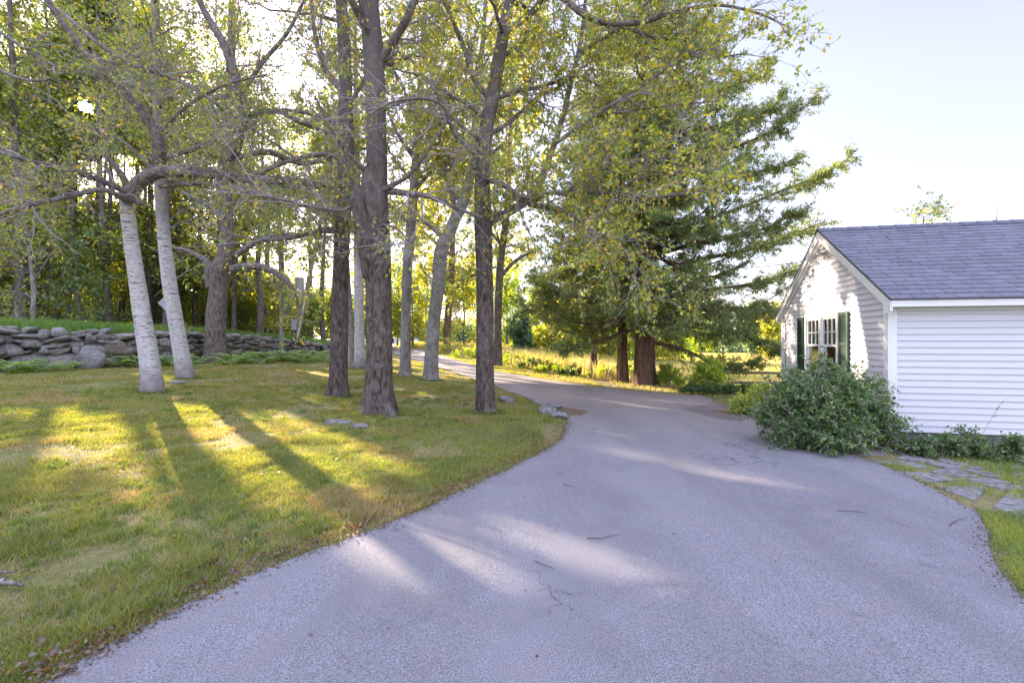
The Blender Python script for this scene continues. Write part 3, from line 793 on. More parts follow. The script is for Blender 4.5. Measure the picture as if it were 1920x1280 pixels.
rock('rock', 'broad flat ledge rock left of the big maple roots', 640, 793, (.62, .34, .2), .2, 3, (.12, .112, .108), .62)
rock('rock', 'small flat rock poking out at the foot of the big maple', 672, 801, (.36, .26, .16), -.2, 4, (.12, .105, .10), .5)
rock('rock', 'largest grey rock of the pile at the bend of the driveway', 1028, 776, (.40, .34, .24), .4, 6, (.12, .118, .118), .25)
rock('rock', 'dark low rock in front of the largest rock at the driveway bend', 1046, 783, (.34, .24, .17), -.3, 7, (.16, .17, .19), .25)
rock('rock', 'thin slab of rock behind the pile at the driveway bend', 1040, 766, (.36, .25, .16), .1, 8, (.12, .118, .118), .2)
rock('rock', 'grey rock in the grass behind the right-hand trunk', 950, 753, (.46, .3, .22), .2, 9, (.12, .118, .118), .3)
rock('rock', 'thin flat stone at the foot of the further birch', 350, 716, (.5, .3, .12), 0, 10, (.2, .2, .2), .3, None, 0, -.4)
rock('boulder', 'pointed grey boulder leaning in front of the stone wall', 172, 690, (.85, .75, .85), .1, 12, (.12, .12, .125), .22, None, .1, -.1)

# ================================================================== WHITE BUILDING
M['white_paint'] = plain('white_paint', (.56, .553, .585), .5, .05, 3, .4)
M['siding'] = plain('white_siding', (.56, .553, .585), .55, .05, 2.2, .35)
M['trim'] = plain('white_trim', (.68, .675, .67), .5, .05, 4, .4)
M['shutter_green'] = plain('shutter_green', (.018, .046, .032), .5, .25, 12, .4)
M['dark'] = plain('dark_interior', (.03, .028, .026), .9, .2, 4, .1)
M['blind'] = plain('cream_blind', (.72, .66, .54), .8, .08, 5, .2)
M['concrete'] = plain('foundation_concrete', (.14, .135, .125), .95, .35, 6, .1, 0, .01)
M['metal'] = plain('grey_metal', (.25, .25, .26), .45, .2, 10, .5, .6)
t = NT('window_glass'); fr = t.n('ShaderNodeFresnel', i_IOR=1.7).outputs[0]
fr = t.n('ShaderNodeMath', operation='ADD', i_0=fr, i_1=.36).outputs[0]
M['glass'] = t.out(t.n('ShaderNodeMixShader', i_0=fr, i_1=t.n('ShaderNodeBsdfTransparent', i_Color=(.85, .88, .86, 1)).outputs[0], i_2=t.n('ShaderNodeBsdfGlossy', i_Roughness=.02, i_Color=(1, 1, 1, 1)).outputs[0]).outputs[0])
t = NT('slate_shingles'); w = t.coord(); n1 = t.noise(w, 180, 2, .8); n2 = t.noise(w, 3, 4, .6)
c = t.mix(t.ramp(n1, [(.35, .0), (.65, 1)]), t.mix(1, t.attr(), (.6, .6, .6), 'MULTIPLY'), t.mix(1, t.attr(), (1.5, 1.5, 1.5), 'MULTIPLY'))
c = t.mix(t.ramp(n2, [(.45, 0), (.7, .35)]), c, (.19, .18, .19)); M['shingle'] = t.pbr(c, .8, t.bump(n1, .6, .006), .35)

HR = empty('white_house', HC, 'white clapboard building with grey shingle roof and green shutters at the right', 'house', rz=HA)
W0, LEN, WID = .19, 9.0, 4.7
YP, ZE, RIDGE, SL = -.23, 2.19, 3.79, .62
def zr(y): return ZE + SL * (min(y, WID - y) - YP)       # roof surface height over the wall plane y
def under(y): return zr(y) - .085
E_ = .098
WY0, WY1, WZ0, WZ1 = 1.62, 3.16, .95, 2.02            # window opening on the gable
# front wall
mb = MB(); z = W0
while z < 2.0:
    zt = min(z + E_, 2.01)
    mb.hexa([(.1, -.022, z), (LEN, -.022, z), (LEN, .03, z), (.1, .03, z), (.1, -.004, zt), (LEN, -.004, zt), (LEN, .03, zt), (.1, .03, zt)]); z += E_
mb.poly([(0, .03, -.1), (LEN, .03, -.1), (LEN, .03, 2.3), (0, .03, 2.3)])
mb.build('wall', M['siding'], HR)
# gable wall with the opening left out
mb = MB(); z = W0
def gext(z):
    y0 = max(.1, (z + .06 - (ZE - .085)) / SL + YP) if under(.1) < z + .06 else .1
    return y0, WID - y0
while z < 3.62:
    zt = z + E_; (a0, a1), (b0, b1) = gext(z), gext(zt)
    if b1 - b0 < .05: break
    parts = [(a0, a1, b0, b1)]
    if zt > WZ0 and z < WZ1: parts = [(a0, WY0, b0, WY0), (WY1, a1, WY1, b1)]
    for p0, p1, q0, q1 in parts:
        mb.hexa([(.03, p0, z), (-.022, p0, z), (-.022, p1, z), (.03, p1, z), (.03, q0, zt), (-.004, q0, zt), (-.004, q1, zt), (.03, q1, zt)])
    z += E_
for yy0, yy1, z0, z1 in ((0, WY0, -.1, 2.15), (WY1, WID, -.1, 2.15), (WY0, WY1, -.1, WZ0), (WY0, WY1, WZ1, 2.15)): mb.poly([(.031, yy1, z0), (.031, yy0, z0), (.031, yy0, z1), (.031, yy1, z1)])
mb.poly([(.031, WID, 2.15), (.031, 0, 2.15), (.031, WID / 2, zr(WID / 2) - .09)])
mb.build('wall', M['siding'], HR)
mb = MB(); mb.box((.04, WID - .04, -.1), (LEN, WID, 2.25)); mb.box((LEN - .04, .04, -.1), (LEN, WID - .05, 2.25)); mb.poly([(LEN - .01, 0, 2.25), (LEN - .01, WID, 2.25), (LEN - .01, WID / 2, 3.7)])
mb.build('rear_wall', M['siding'], HR)
MB().box((1.25, .3, .2), (1.3, WID - .3, 2.15)).box((.0321, WY0 - .05, .9), (.24, WY0 - .03, 2.1)).build('interior_partition', M['blind'], HR)
MB().box((.02, .02, -.3), (LEN, WID, W0 + .004)).build('foundation', M['concrete'], HR)
for (x0, x1, y0, y1) in ((-.03, .095, -.03, .03), (-.03, .03, .031, .1), (-.03, .03, WID - .1, WID + .02)):
    MB().box((x0, y0, W0 - .01), (x1, y1, 2.12 if y0 < 2 else 2.1)).build('corner_board', M['trim'], HR, .003)
MB().box((.098, -.03, 2.012), (LEN, .028, 2.10)).build('frieze_board', M['trim'], HR, .003)
MB().box((-.08, -.2, 2.075), (LEN + .1, -.028, 2.095)).build('soffit', M['trim'], HR)
MB().box((-.08, -.228, 2.06), (LEN + .1, -.202, 2.165)).build('fascia', M['trim'], HR, .003)
# roof deck and shingles
mb = MB(); yr = WID / 2
def rp(x, s, off, back=False):
    y = YP + s; z = ZE + SL * s + off
    return (x, WID - y if back else y, z)
S1 = yr - YP
for back in (False, True):
    mb.hexa([rp(-.1, 0, -.035, back), rp(LEN + .1, 0, -.035, back), rp(LEN + .1, S1, -.035, back), rp(-.1, S1, -.035, back), rp(-.1, 0, -.006, back), rp(LEN + .1, 0, -.006, back), rp(LEN + .1, S1, -.006, back), rp(-.1, S1, -.006, back)])
roof = mb.build('roof', plain('roof_deck', (.09, .085, .09), .9), HR)
rr = np.random.default_rng(8); mb = MB(); cols = []
NR = 21; es = (S1 + .02) / NR
for k in range(NR):
    s = -.03 + k * es; x = -.105 + (k % 3) * -.1 - rr.uniform(0, .05)
    while x < LEN + .1:
        w_ = .29 + rr.uniform(-.03, .03); a, b = max(x, -.105), min(x + w_ - .010, LEN + .105)
        if b > a + .02:
            d = rr.uniform(0, .004); wv = .0025 * math.sin(x * 1.1 + k * .7)
            o1, o2 = .019 + d + wv, .0015; lo = s + rr.uniform(-.004, .004); hi = s + es * 1.06
            mb.hexa([rp(a, lo, -.002), rp(b, lo, -.002), rp(b, hi, -.004), rp(a, hi, -.004), rp(a, lo, o1), rp(b, lo, o1 + rr.uniform(-.002, .002)), rp(b, hi, o2), rp(a, hi, o2)])
            cols += [np.array((.125, .123, .16)) * rr.uniform(.86, 1.14)] * 8
        x += w_
mb.build('shingles', M['shingle'], roof, col=np.array(cols))
mb = MB(); x = -.11
while x < LEN + .1:
    for q in (-1, 1):
        mb.hexa([(x, yr, RIDGE + .022), (x + .3, yr, RIDGE + .012), (x + .3, yr + q * .14, RIDGE + .012 - .14 * SL), (x, yr + q * .14, RIDGE + .022 - .14 * SL), (x, yr, RIDGE + .03), (x + .3, yr, RIDGE + .02), (x + .3, yr + q * .14, RIDGE + .02 - .14 * SL), (x, yr + q * .14, RIDGE + .03 - .14 * SL)])
    x += .27
mb.build('ridge_cap', M['shingle'], roof, col=np.tile(np.array((.09, .088, .12)), (len(mb.v), 1)))
# rake boards on the gable
for side in (0, 1):
    f = (lambda y: y) if side == 0 else (lambda y: WID - y)
    y0, y1 = YP + .01, yr - (.0 if side else .0)
    mb = MB(); z0, z1 = ZE - .04, ZE - .04 + SL * (y1 - y0); dz = .15
    mb.hexa([(-.095, f(y0), z0 - dz), (-.06, f(y0), z0 - dz), (-.06, f(y1), z1 - dz), (-.095, f(y1), z1 - dz), (-.095, f(y0), z0), (-.06, f(y0), z0), (-.06, f(y1), z1), (-.095, f(y1), z1)])
    y0b = .0; z0b = ZE - .05 + SL * (y0b - YP); z1b = z1 - .01
    mb.hexa([(-.058, f(y0b), z0b - .20), (.03, f(y0b), z0b - .20), (.03, f(y1), z1b - .20), (-.058, f(y1), z1b - .20), (-.058, f(y0b), z0b - .03), (.03, f(y0b), z0b - .03), (.03, f(y1), z1b - .03), (-.058, f(y1), z1b - .03)])
    mb.build('rake_board', M['trim'], HR)
mb = MB(); mb.hexa([(-.094, -.2, 1.97), (-.06, -.2, 2.0), (-.06, -.03, 1.97), (-.094, -.03, 1.97), (-.094, -.2, 2.06), (-.06, -.2, 2.06), (-.06, -.03, 2.2), (-.094, -.03, 2.2)])
mb.build('eave_return', M['trim'], HR)
# gable vent
mb = MB(); zv0, zv1, hv = 3.16, 3.52, .56
for k in range(9):
    z = zv0 + k * .04; hw = hv * (1 - (z - zv0) / (zv1 - zv0 + .02)); 
    if hw < .04: break
    mb.hexa([(-.022, yr - hw, z), (-.045, yr - hw, z - .012), (-.045, yr + hw, z - .012), (-.022, yr + hw, z), (-.018, yr - hw, z + .012), (-.041, yr - hw, z), (-.041, yr + hw, z), (-.018, yr + hw, z + .012)])
vent = mb.build('gable_vent', M['trim'], HR)
MB().poly([(-.017, yr + hv, zv0 - .02), (-.017, yr - hv, zv0 - .02), (-.017, yr, zv1 + .02)]).build('vent_screen', M['dark'], vent)
# twin double-hung windows
half = (WY1 - WY0 - .10) / 2
for y0 in (WY0 + .03, WY0 + .06 + half + .01):
    y1 = y0 + half - .0; mid = 1.47
    mb = MB()
    mb.box((-.05, y0 - .045, WZ0 - .03), (.06, y0 + .03, WZ1 + .0)).box((-.05, y1 - .03, WZ0 - .03), (.06, y1 + .04, WZ1 + .0))
    mb.box((-.052, y0 - .045, WZ1 + .001), (.06, y1 + .04, WZ1 + .075))
    wn = mb.build('window', M['trim'], HR, .003)
    MB().box((-.085, y0 - .05, WZ0 - .075), (.06, y1 + .045, WZ0 - .031)).build('sill', M['trim'], wn, .003)
    for up_ in (0, 1):
        a, b = (mid - .02, WZ1) if up_ else (WZ0 - .03, mid + .02); xo = -.028 if up_ else -.006
        mb = MB(); mb.box((xo, y0 + .03, a), (xo + .03, y0 + .07, b)).box((xo, y1 - .07, a), (xo + .03, y1 - .03, b)).box((xo, y0 + .07, a), (xo + .03, y1 - .07, a + .045)).box((xo, y0 + .07, b - .035), (xo + .03, y1 - .07, b))
        sash = mb.build('sash', M['trim'], wn, .002)
        MB().poly([(xo + .015, y1 - .06, a + .03), (xo + .015, y0 + .06, a + .03), (xo + .015, y0 + .06, b - .02), (xo + .015, y1 - .06, b - .02)]).build('pane', M['glass'], wn)
        if up_:
            mu = MB(); yy = (y1 - y0 - .14) / 3
            for q in (1, 2): mu.box((xo + .004, y0 + .07 + q * yy - .009, a + .045), (xo + .022, y0 + .07 + q * yy + .009, b - .035))
            zm = (a + b) / 2
            for q in range(3): mu.box((xo + .005, y0 + .07 + q * yy + .009 - (.009 if q == 0 else 0), zm - .009), (xo + .021, y0 + .07 + (q + 1) * yy - .009 + (.009 if q == 2 else 0), zm + .009))
            mu.build('muntins', M['trim'], wn)
            MB().box((.048, y0 + .02, a + .06), (.052, y1 - .02, WZ1)).build('blind', M['blind'], wn)
# louvred shutters
for y0, y1 in ((1.20, 1.56), (3.22, 3.58)):
    mb = MB(); z0, z1 = WZ0 - .03, WZ1 + .06
    mb.box((-.058, y0, z0), (-.02, y0 + .05, z1)).box((-.058, y1 - .05, z0), (-.02, y1, z1))
    zz = ((z0, z0 + .07), ((z0 + z1) / 2 - .03, (z0 + z1) / 2 + .03), (z1 - .06, z1))
    for a, b in zz: mb.box((-.056, y0 + .05, a), (-.022, y1 - .05, b))
    for lo, hi in ((zz[0][1], zz[1][0]), (zz[1][1], zz[2][0])):
        n_ = int((hi - lo) / .032)
        for k in range(n_):
            z = lo + (k + .5) * (hi - lo) / n_
            mb.hexa([(-.052, y0 + .05, z - .017), (-.048, y0 + .05, z - .019), (-.048, y1 - .05, z - .019), (-.052, y1 - .05, z - .017), (-.028, y0 + .05, z + .017), (-.024, y0 + .05, z + .015), (-.024, y1 - .05, z + .015), (-.028, y1 - .05, z + .017)])
    mb.build('shutter', M['shutter_green'], HR)
for x in (.02, 2.92, 6.4):
    MB().cyl((x, yr, RIDGE), (x, yr, RIDGE + .05), .03, .01).cyl((x, yr, RIDGE + .04), (x + .02, yr, RIDGE + .28), .006, .003).build('lightning_rod', M['metal'], HR)
MB().cyl((-.03, 4.42, .1), (-.03, 4.42, 2.15), .008).cyl((-.1, 4.42, 2.15), (-.1, yr + .2, RIDGE - .1), .006).build('lightning_cable', M['metal'], HR)

# ------------------------------------------------------------------ overhead wires from the gable into the trees
def wire(label, a, b, sag):
    P = np.array([[a + (b - a) * s - np.array([0, 0, sag * 4 * s * (1 - s)]) for s in np.linspace(0, 1, 24)]]); R = np.full((1, 24), .008)
    v, f = tubes(P, R, 5); o = mk('overhead_wire', v, [f], M['metal'], smooth=True); tag(o, label, 'wire')
def hw(x, y, z): return np.array([HC[0] + HU[0] * x + HV[0] * y, HC[1] + HU[1] * x + HV[1] * y, z])
wire('lower overhead wire fixed to the eave corner of the white house', hw(-.09, 4.6, 2.32), PX(1185, 588, 22), .05)
wire('upper overhead wire fixed half way up the gable of the white house', hw(-.09, 3.2, 3.28), PX(1300, 500, 24), .12)

# ------------------------------------------------------------------ flagstones
def clip(poly, p, nrm):
    out = []; n_ = len(poly)
    for i in range(n_):
        a, b = poly[i], poly[(i + 1) % n_]; da, db = (a - p) @ nrm, (b - p) @ nrm
        if da <= 0: out.append(a)
        if (da < 0) != (db < 0) and abs(da - db) > 1e-9: out.append(a + (b - a) * da / (da - db))
    return out
rr = np.random.default_rng(4); seeds = []
for a in np.arange(-.5, 5.6, .44):
    for b in np.arange(-2.6, .1, .31): seeds.append(HC[:2] + HU * (a + rr.uniform(-.15, .15) + (.26 if int(round(b / .36)) % 2 else 0)) + HV * (b + rr.uniform(-.1, .1)))
seeds = np.array(seeds); mb = MB(); cols = []
tufts = []
for s in seeds:
    l = s - HC[:2]; b = l @ HV
    if b > -.42 or inside(ROAD, s[:1], s[1:])[0] or s[1] < 4.75 - .21 * (s[0] - 4.2) : continue
    if poly_dist(ROAD[::2], s[:1], s[1:])[0] < .12: continue
    near = seeds[np.argsort(np.linalg.norm(seeds - s, axis=1))[1:10]]
    poly = [s + np.array(q) for q in ((-.6, -.6), (.6, -.6), (.6, .6), (-.6, .6))]
    for m_ in near:
        d = m_ - s; L = np.linalg.norm(d); poly = clip(poly, s + d * (.5 - .022 / L - rr.uniform(0, .03) / L), d / L)
        if len(poly) < 3: break
    if len(poly) < 3: continue
    if any(inside(ROAD, np.array([q[0]]), np.array([q[1]]))[0] for q in poly): 
        poly = [s + (q - s) * .6 for q in poly]
    c = s; z = rr.uniform(.008, .018); n_ = len(poly); tl = rr.uniform(-.02, .02, 2)
    k = len(mb.v)
    top = [(*(c + (q - c) * .93), z + (q - c) @ tl) for q in poly]; midr = [(*q, z - .012 + (q - c) @ tl) for q in poly]; bot = [(*q, -.05) for q in poly]
    mb.v += top + midr + bot; mb.f.append(tuple(range(k, k + n_)))
    for r_ in (0, 1):
        for i in range(n_): mb.f.append((k + r_ * n_ + i, k + r_ * n_ + n_ + i, k + r_ * n_ + n_ + (i + 1) % n_, k + r_ * n_ + (i + 1) % n_))
    cols += [np.array((.15, .145, .15)) * rr.uniform(.75, 1.2)] * (3 * n_)
o = mb.build('flagstone_paving', M['rock'], None, col=np.array(cols)); tag(o, kind='structure')
rng = np.random.default_rng(77); n = 42000
x = rng.uniform(4.2, 9, n); y = rng.uniform(4.3, 7.4, n); p = np.stack([x, y], 1)
k = (fbm(x * 1.7, y * 1.7, 55) + rng.normal(size=n) * .03 > .57) & ~inside(ROAD, x, y) & (((p - HC[:2]) @ HV) < -.25)
x, y = x[k], y[k]; n = len(x)
place_blades('paving_grass', 'grass tufts growing between the flagstones', x, y, rng, rng.uniform(.03, .09, n), np.full(n, .006), pick(rng, n, x, y, [(.12, .16, .03), (.17, .21, .035), (.09, .13, .03)], 1.5, 3), .8)


# ================================================================== SHRUBS, FERNS
def shrub(name, label, loc, rx, ry, h, nst, nleaf, leaf, pal, seed, group=None, cat='shrub', mat='bush_leaf', l1=(.3, .6), n2=6, n3=5, sun=True, low=.0):
    rng = np.random.default_rng(seed); loc = np.array(loc, float); root = empty(name, loc, label, cat, group)
    q = rng.uniform(0, 6.283, nst); rad = rng.uniform(0, 1, nst) ** .6; el = rng.uniform(low, 1, nst)
    end = np.stack([np.cos(q) * rad * rx, np.sin(q) * rad * ry, h * np.sqrt(np.maximum(.05, 1 - rad ** 2.2)) * rng.uniform(.72, 1.08, nst) * (.35 + .65 * el)], 1)
    st = np.stack([np.cos(q) * rad * rx * .3, np.sin(q) * rad * ry * .3, np.zeros(nst)], 1)
    s = np.linspace(0, 1, 8)[None, :, None]; P = st[:, None] * (1 - s) + end[:, None] * s; P[:, :, 2] = end[:, None, 2] * np.sin(s[:, :, 0] * 1.57) ; P += rng.normal(size=P.shape) * .015 * h
    P = P + loc; R = (.011 * h) * (1.1 - s[:, :, 0]) * np.ones((nst, 1)) + .002
    P1, R1 = spawn(P, R, rng, n2, (.3, 1), (25, 70), (l1[0] * h, l1[1] * h), .25, 5, .12, .007, .7, .3)
    P2, R2 = spawn(P1, R1, rng, n3, (.2, 1), (25, 70), (l1[0] * h * .35, l1[1] * h * .5), .15, 4, .1, .004, .8, .3)
    G = Geo(); G.add(*tubes(P, R, 5)); G.add(*tubes(P1, R1, 4)); G.add(*tubes(P2, R2, 3)); G.build('stems', M['twig'], root, loc)
    V = leaf_quads(np.vstack([P2]), rng, nleaf, leaf, (.1, 1.1), .9, .2, .015, .68)
    def ok(p): return (p[:, 2] > loc[2] + .02) & ((((p[:, :2] - HC[:2]) @ HU) < -.03) | (((p[:, :2] - HC[:2]) @ HV) < -.03))
    build_leaves(V, rng, pal, M[mat], root, loc, 'foliage', sun, ok)
    return root


b = gp(1562, 832)
shrub('bush', 'large round dark green bush at the corner of the white house', (4.70, 7.25, 0), .95, .8, 1.22, 95, 10, .043, 'bush', 3, l1=(.16, .34), n2=8, n3=7)
for i, (px, py, rx, h, pal, lab) in enumerate((
        (1722, 852, .28, .34, 'dark', 'low leafy weed at the right edge of the big bush'), (1762, 856, .34, .50, 'bush', 'leafy plant with pale foliage against the white foundation'),
        (1815, 858, .38, .62, 'bush', 'tallest leafy plant under the white clapboards, with a long bare stalk'), (1868, 862, .34, .46, 'dark', 'dense dark plant right of the stalked plant'), (1915, 866, .36, .56, 'bush', 'leafy plant cut off by the right edge of the photo'))):
    p = gp(px, py); shrub('foundation_plant', lab, p, rx, .22, h * .62, 18, 4, .038, pal, 40 + i, 'plants along the house foundation', 'plant', l1=(.2, .4), n2=6, n3=5)
p = gp(1845, 858); P = np.array([[p + np.array([.02 * k + .004 * k * k, 0, .1 * k]) for k in range(9)]]); P[0, :, 0] -= .12
root = empty('tall_stalk', p, 'thin bare weed stalk rising in front of the white clapboards', 'plant'); v, f = tubes(P, np.linspace(.005, .003, 9)[None], 4); mk('stem', v, [f], M['twig'], root, origin=p)
rng = np.random.default_rng(3); V = leaf_quads(P[:, 4:], rng, 14, .03, (.3, 1), .2, .0, .006, .6); build_leaves(V, rng, 'dark', M['bush_leaf'], root, p, 'foliage', False)  # the foliage mesh here is the stalk's seed heads
shrub('shrub', 'yellow-green weedy shrub left of the big bush', gp(1432, 782) + np.array([.1, .4, 0]), .62, .45, .62, 40, 6, .045, 'lime', 61, l1=(.2, .4))
shrub('shrub', 'bright leafy bush around the fence post', gp(1342, 738) + np.array([0, .5, 0]), .5, .45, 1.1, 34, 6, .075, 'lime', 62, l1=(.2, .4), mat='leaf')
shrub('shrub', 'small bright sapling shrub right of the big hemlock trunk', gp(1280, 730) + np.array([0, 1.2, 0]), .4, .4, .85, 22, 6, .07, 'lime', 63, l1=(.2, .4), mat='leaf')
for i, px in enumerate((1295, 1330, 1365, 1400, 1432)):
    shrub('ground_plant', 'low dark green leafy plant in the row at the end of the driveway', gp(px, 738 + i * 1.2), .34, .24, .30, 20, 6, .05, 'dark', 70 + i, 'low plants between driveway and fence', 'plant', l1=(.25, .5))
for i, (px, py, h, pal) in enumerate(((842, 664, 1.5, 'yellow'), (880, 672, 1.1, 'lime'), (935, 678, .9, 'dark'), (965, 682, 1.0, 'lime'), (1000, 690, .8, 'dark'), (1040, 698, .75, 'lime'), (1075, 702, .7, 'dark'), (1130, 708, .7, 'lime'), (1155, 700, 1.0, 'lime'))):
    p = gp(px, py); a = p[1] / 20; shrub('roadside_shrub', ('tallest yellowish weed shrub under the far sunlit maple', 'bright weed shrub right of the leaning slim trunk', 'dark weed clump just right of the right-hand trunk', 'bright weed clump at the left end of the pink meadow', 'dark low weed clump before the pink meadow', 'bright low weed clump before the pink meadow', 'dark low clump left of the small hemlock', 'bright low clump between the hemlock trunks', 'taller bright shrub behind the small hemlocks')[i],
        p, .9 * a, .6 * a, h * .55 * (.6 + .4 * a), 14, 4, .06 + .03 * a, pal, 90 + i, 'weed shrubs along the far side of the road', mat='leaf', l1=(.25, .5))


def fern(seed):
    rng = np.random.default_rng(seed); VV = []; St = []
    for k in range(13):
        q = rng.uniform(0, 6.283); L = rng.uniform(.45, .75); d = np.array([math.cos(q), math.sin(q), 0]); el = rng.uniform(.7, 1.3)
        s = np.linspace(0, 1, 9); P = np.stack([d[0] * L * s * math.cos(el * .6) , d[1] * L * s * math.cos(el * .6), L * (s * math.sin(el) - .55 * s ** 2.4)], 1); P[:, 2] = np.maximum(P[:, 2], .02); St.append(P)
        side = np.array([-d[1], d[0], 0])
        for j, u in enumerate(np.linspace(.18, 1, 15)):
            p = np.array([np.interp(u, s, P[:, c]) for c in range(3)]); w = .13 * math.sin(min(1, (1.08 - u) * 1.6) * 1.57) + .02
            for sg in (-1, 1):
                a = norm(side * sg + d * .35 + np.array([0, 0, -.25])); b = norm(np.cross(a, [0, 0, 1.]))
                VV.append([p, p + a * w * .5 + b * .018, p + a * w, p + a * w * .5 - b * .018])
    return np.array(VV), np.array(St)


rng = np.random.default_rng(31); V, St = fern(2); m = len(V)
c = paint(V, rng, 'forest') * np.array([1.15, 1.5, 1.2])
f0 = empty('fern', (0, 0, 0), '', 'fern', 'ferns along the foot of the stone wall')
a = mk('fronds', V.reshape(-1, 3), [np.arange(m * 4).reshape(-1, 4)], M['leaf'], f0, col=c); v, f = tubes(St, np.full((len(St), 9), .004), 3); b = mk('stalks', v, [f], M['twig'], f0)
FS = [(30, 694, .9), (75, 697, .8), (118, 694, .7), (212, 688, .85), (236, 686, 1.1), (262, 688, 1.0), (300, 685, .9), (325, 684, 1.0), (372, 682, .8), (445, 680, 1.1), (470, 679, 1.2), (500, 678, 1.1), (530, 677, 1.2), (555, 676, 1.2), (580, 676, 1.2), (602, 675, 1.1), (-40, 700, .9), (5, 700, .8), (488, 682, .8), (568, 680, .9), (655, 676, 1.0), (430, 684, .8), (345, 690, .6), (612, 679, .8)]
for i, (px, py, s) in enumerate(FS):
    if i == 0: r0 = f0
    else:
        r0 = f0.copy(); COL.objects.link(r0)
        for ch in (a, b): q = ch.copy(); COL.objects.link(q); q.parent = r0
    r0.location = gp(px, py); r0.rotation_euler = (0, 0, i * 2.4); r0.scale = (s * 1.75, s * 1.75, s * 1.6)
    r0['label'] = 'green fern growing at the foot of the stone wall'

# ================================================================== FENCE, SIGN, POLE, STICKS
M['wood'] = plain('weathered_wood', (.17, .14, .125), .9, .3, 9, .15, 0, .01)
M['pale_wood'] = plain('pole_wood', (.23, .20, .175), .9, .25, 9, .15)
p0 = np.array([7.75, 18.6]); fr_ = empty('rail_fence', (p0[0], p0[1], -.4), 'weathered two-rail split wood fence at the edge of the yellow field', 'fence')
zg = float(g(p0[0], p0[1])); fr_.location.z = zg
pts = [(0, 0), (2.7, -.25), (5.4, -.6)]
for (x, y) in pts: MB().hexa([(x - .06, y - .06, -.3), (x + .06, y - .06, -.3), (x + .06, y + .06, -.3), (x - .06, y + .06, -.3), (x - .05, y - .05, 1.0), (x + .055, y - .05, .98), (x + .05, y + .05, 1.0), (x - .05, y + .05, 1.02)]).build('post', M['wood'], fr_)
for (x0, y0), (x1, y1) in zip(pts[:-1], pts[1:]):
    for z in (.30, .68): MB().cyl((x0 + .04, y0, z), (x1 - .04, y1, z - .01), .055, .05, 7).build('rail', M['wood'], fr_)

sp = PX(315, 612, 24.0); sp[2] = float(gz(sp[:1], sp[1:2])[0]); sz = H - (568 - 640) / F * 24 - sp[2]
rt = empty('diamond_sign', sp, 'grey back of a diamond road sign on a thin post behind the stone wall', 'sign', rz=.15)
M['sign'] = plain('sign_back_aluminium', (.30, .305, .34), .5, .06, 4, .4); M['post'] = plain('steel_post', (.10, .11, .10), .6, .2, 12, .4)
mb = MB(); R_ = .48
for yy in (0, .006): mb.v += [(0, yy, sz - R_), (R_, yy, sz), (0, yy, sz + R_), (-R_, yy, sz)]
mb.f = [(0, 1, 2, 3), (7, 6, 5, 4), (0, 4, 5, 1), (1, 5, 6, 2), (2, 6, 7, 3), (3, 7, 4, 0)]
mb.build('panel', M['sign'], rt); MB().box((-.035, -.035, -.3), (.035, -.001, sz + .12)).build('post', M['post'], rt)

pp = PX(553, 641, 31.5); pp[2] = float(gz(pp[:1], pp[1:2])[0])
rt = empty('utility_pole', pp, 'leaning wooden utility pole with grey boxes beyond the wall', 'pole')
top = PX(603, 400, 31.5) - pp
MB().cyl((0, 0, -.4), top * 1.6, .15, .11, 12).build('pole', M['pale_wood'], rt)
def at(py): u = (640 - py) / 240; return top * u
q = at(607) + np.array([-.22, -.1, 0]); MB().box(q + np.array([-.17, -.14, -.36]), q + np.array([.17, .14, .36])).build('meter_box', M['sign'], rt, .03)
q = at(535) + np.array([-.42, -.05, 0]); MB().cyl(q + np.array([0, 0, -.5]), q + np.array([0, 0, .5]), .27, .27, 14).cyl(q + np.array([0, 0, .5]), q + np.array([0, 0, .56]), .29, .2, 14).build('transformer', M['sign'], rt)
q0, q1 = at(640), at(560); MB().cyl(q0 + np.array([.14, -.12, 0]), q1 + np.array([.13, -.12, 0]), .035).build('conduit', M['trim'], rt)

# pale parked car and pale house far beyond the wall, glimpsed between the trunks
hp = np.array([-23.0, 92.0]); hz = float(g(hp[0], hp[1]) - 1.2)
rt = empty('far_house', (hp[0], hp[1], hz), 'pale blue far house glimpsed between two slim trunks beyond the road', 'house', rz=.2)
M['far_white'] = plain('far_house_white', (.60, .63, .72), .6, .05, 2); M['far_roof'] = plain('far_roof', (.13, .13, .15), .8, .2, 4)
MB().box((-5, -4, -1), (5, 4, 3.4)).poly([(-5, -4.0, 3.4), (5, -4.0, 3.4), (5, 0, 5.8), (-5, 0, 5.8)]).build('wall', M['far_white'], rt)
MB().hexa([(-5.3, -4.4, 3.2), (5.3, -4.4, 3.2), (5.3, 0, 6.0), (-5.3, 0, 6.0), (-5.3, -4.4, 3.4), (5.3, -4.4, 3.4), (5.3, 0, 6.2), (-5.3, 0, 6.2)]).hexa([(-5.3, 0, 6.0), (5.3, 0, 6.0), (5.3, 4.4, 3.2), (-5.3, 4.4, 3.2), (-5.3, 0, 6.2), (5.3, 0, 6.2), (5.3, 4.4, 3.4), (-5.3, 4.4, 3.4)]).build('roof', M['far_roof'], rt)
for x in (-3.2, 0, 3.2): MB().box((x - .5, -4.06, 1), (x + .5, -4.01, 2.5)).build('window', M['dark'], rt)

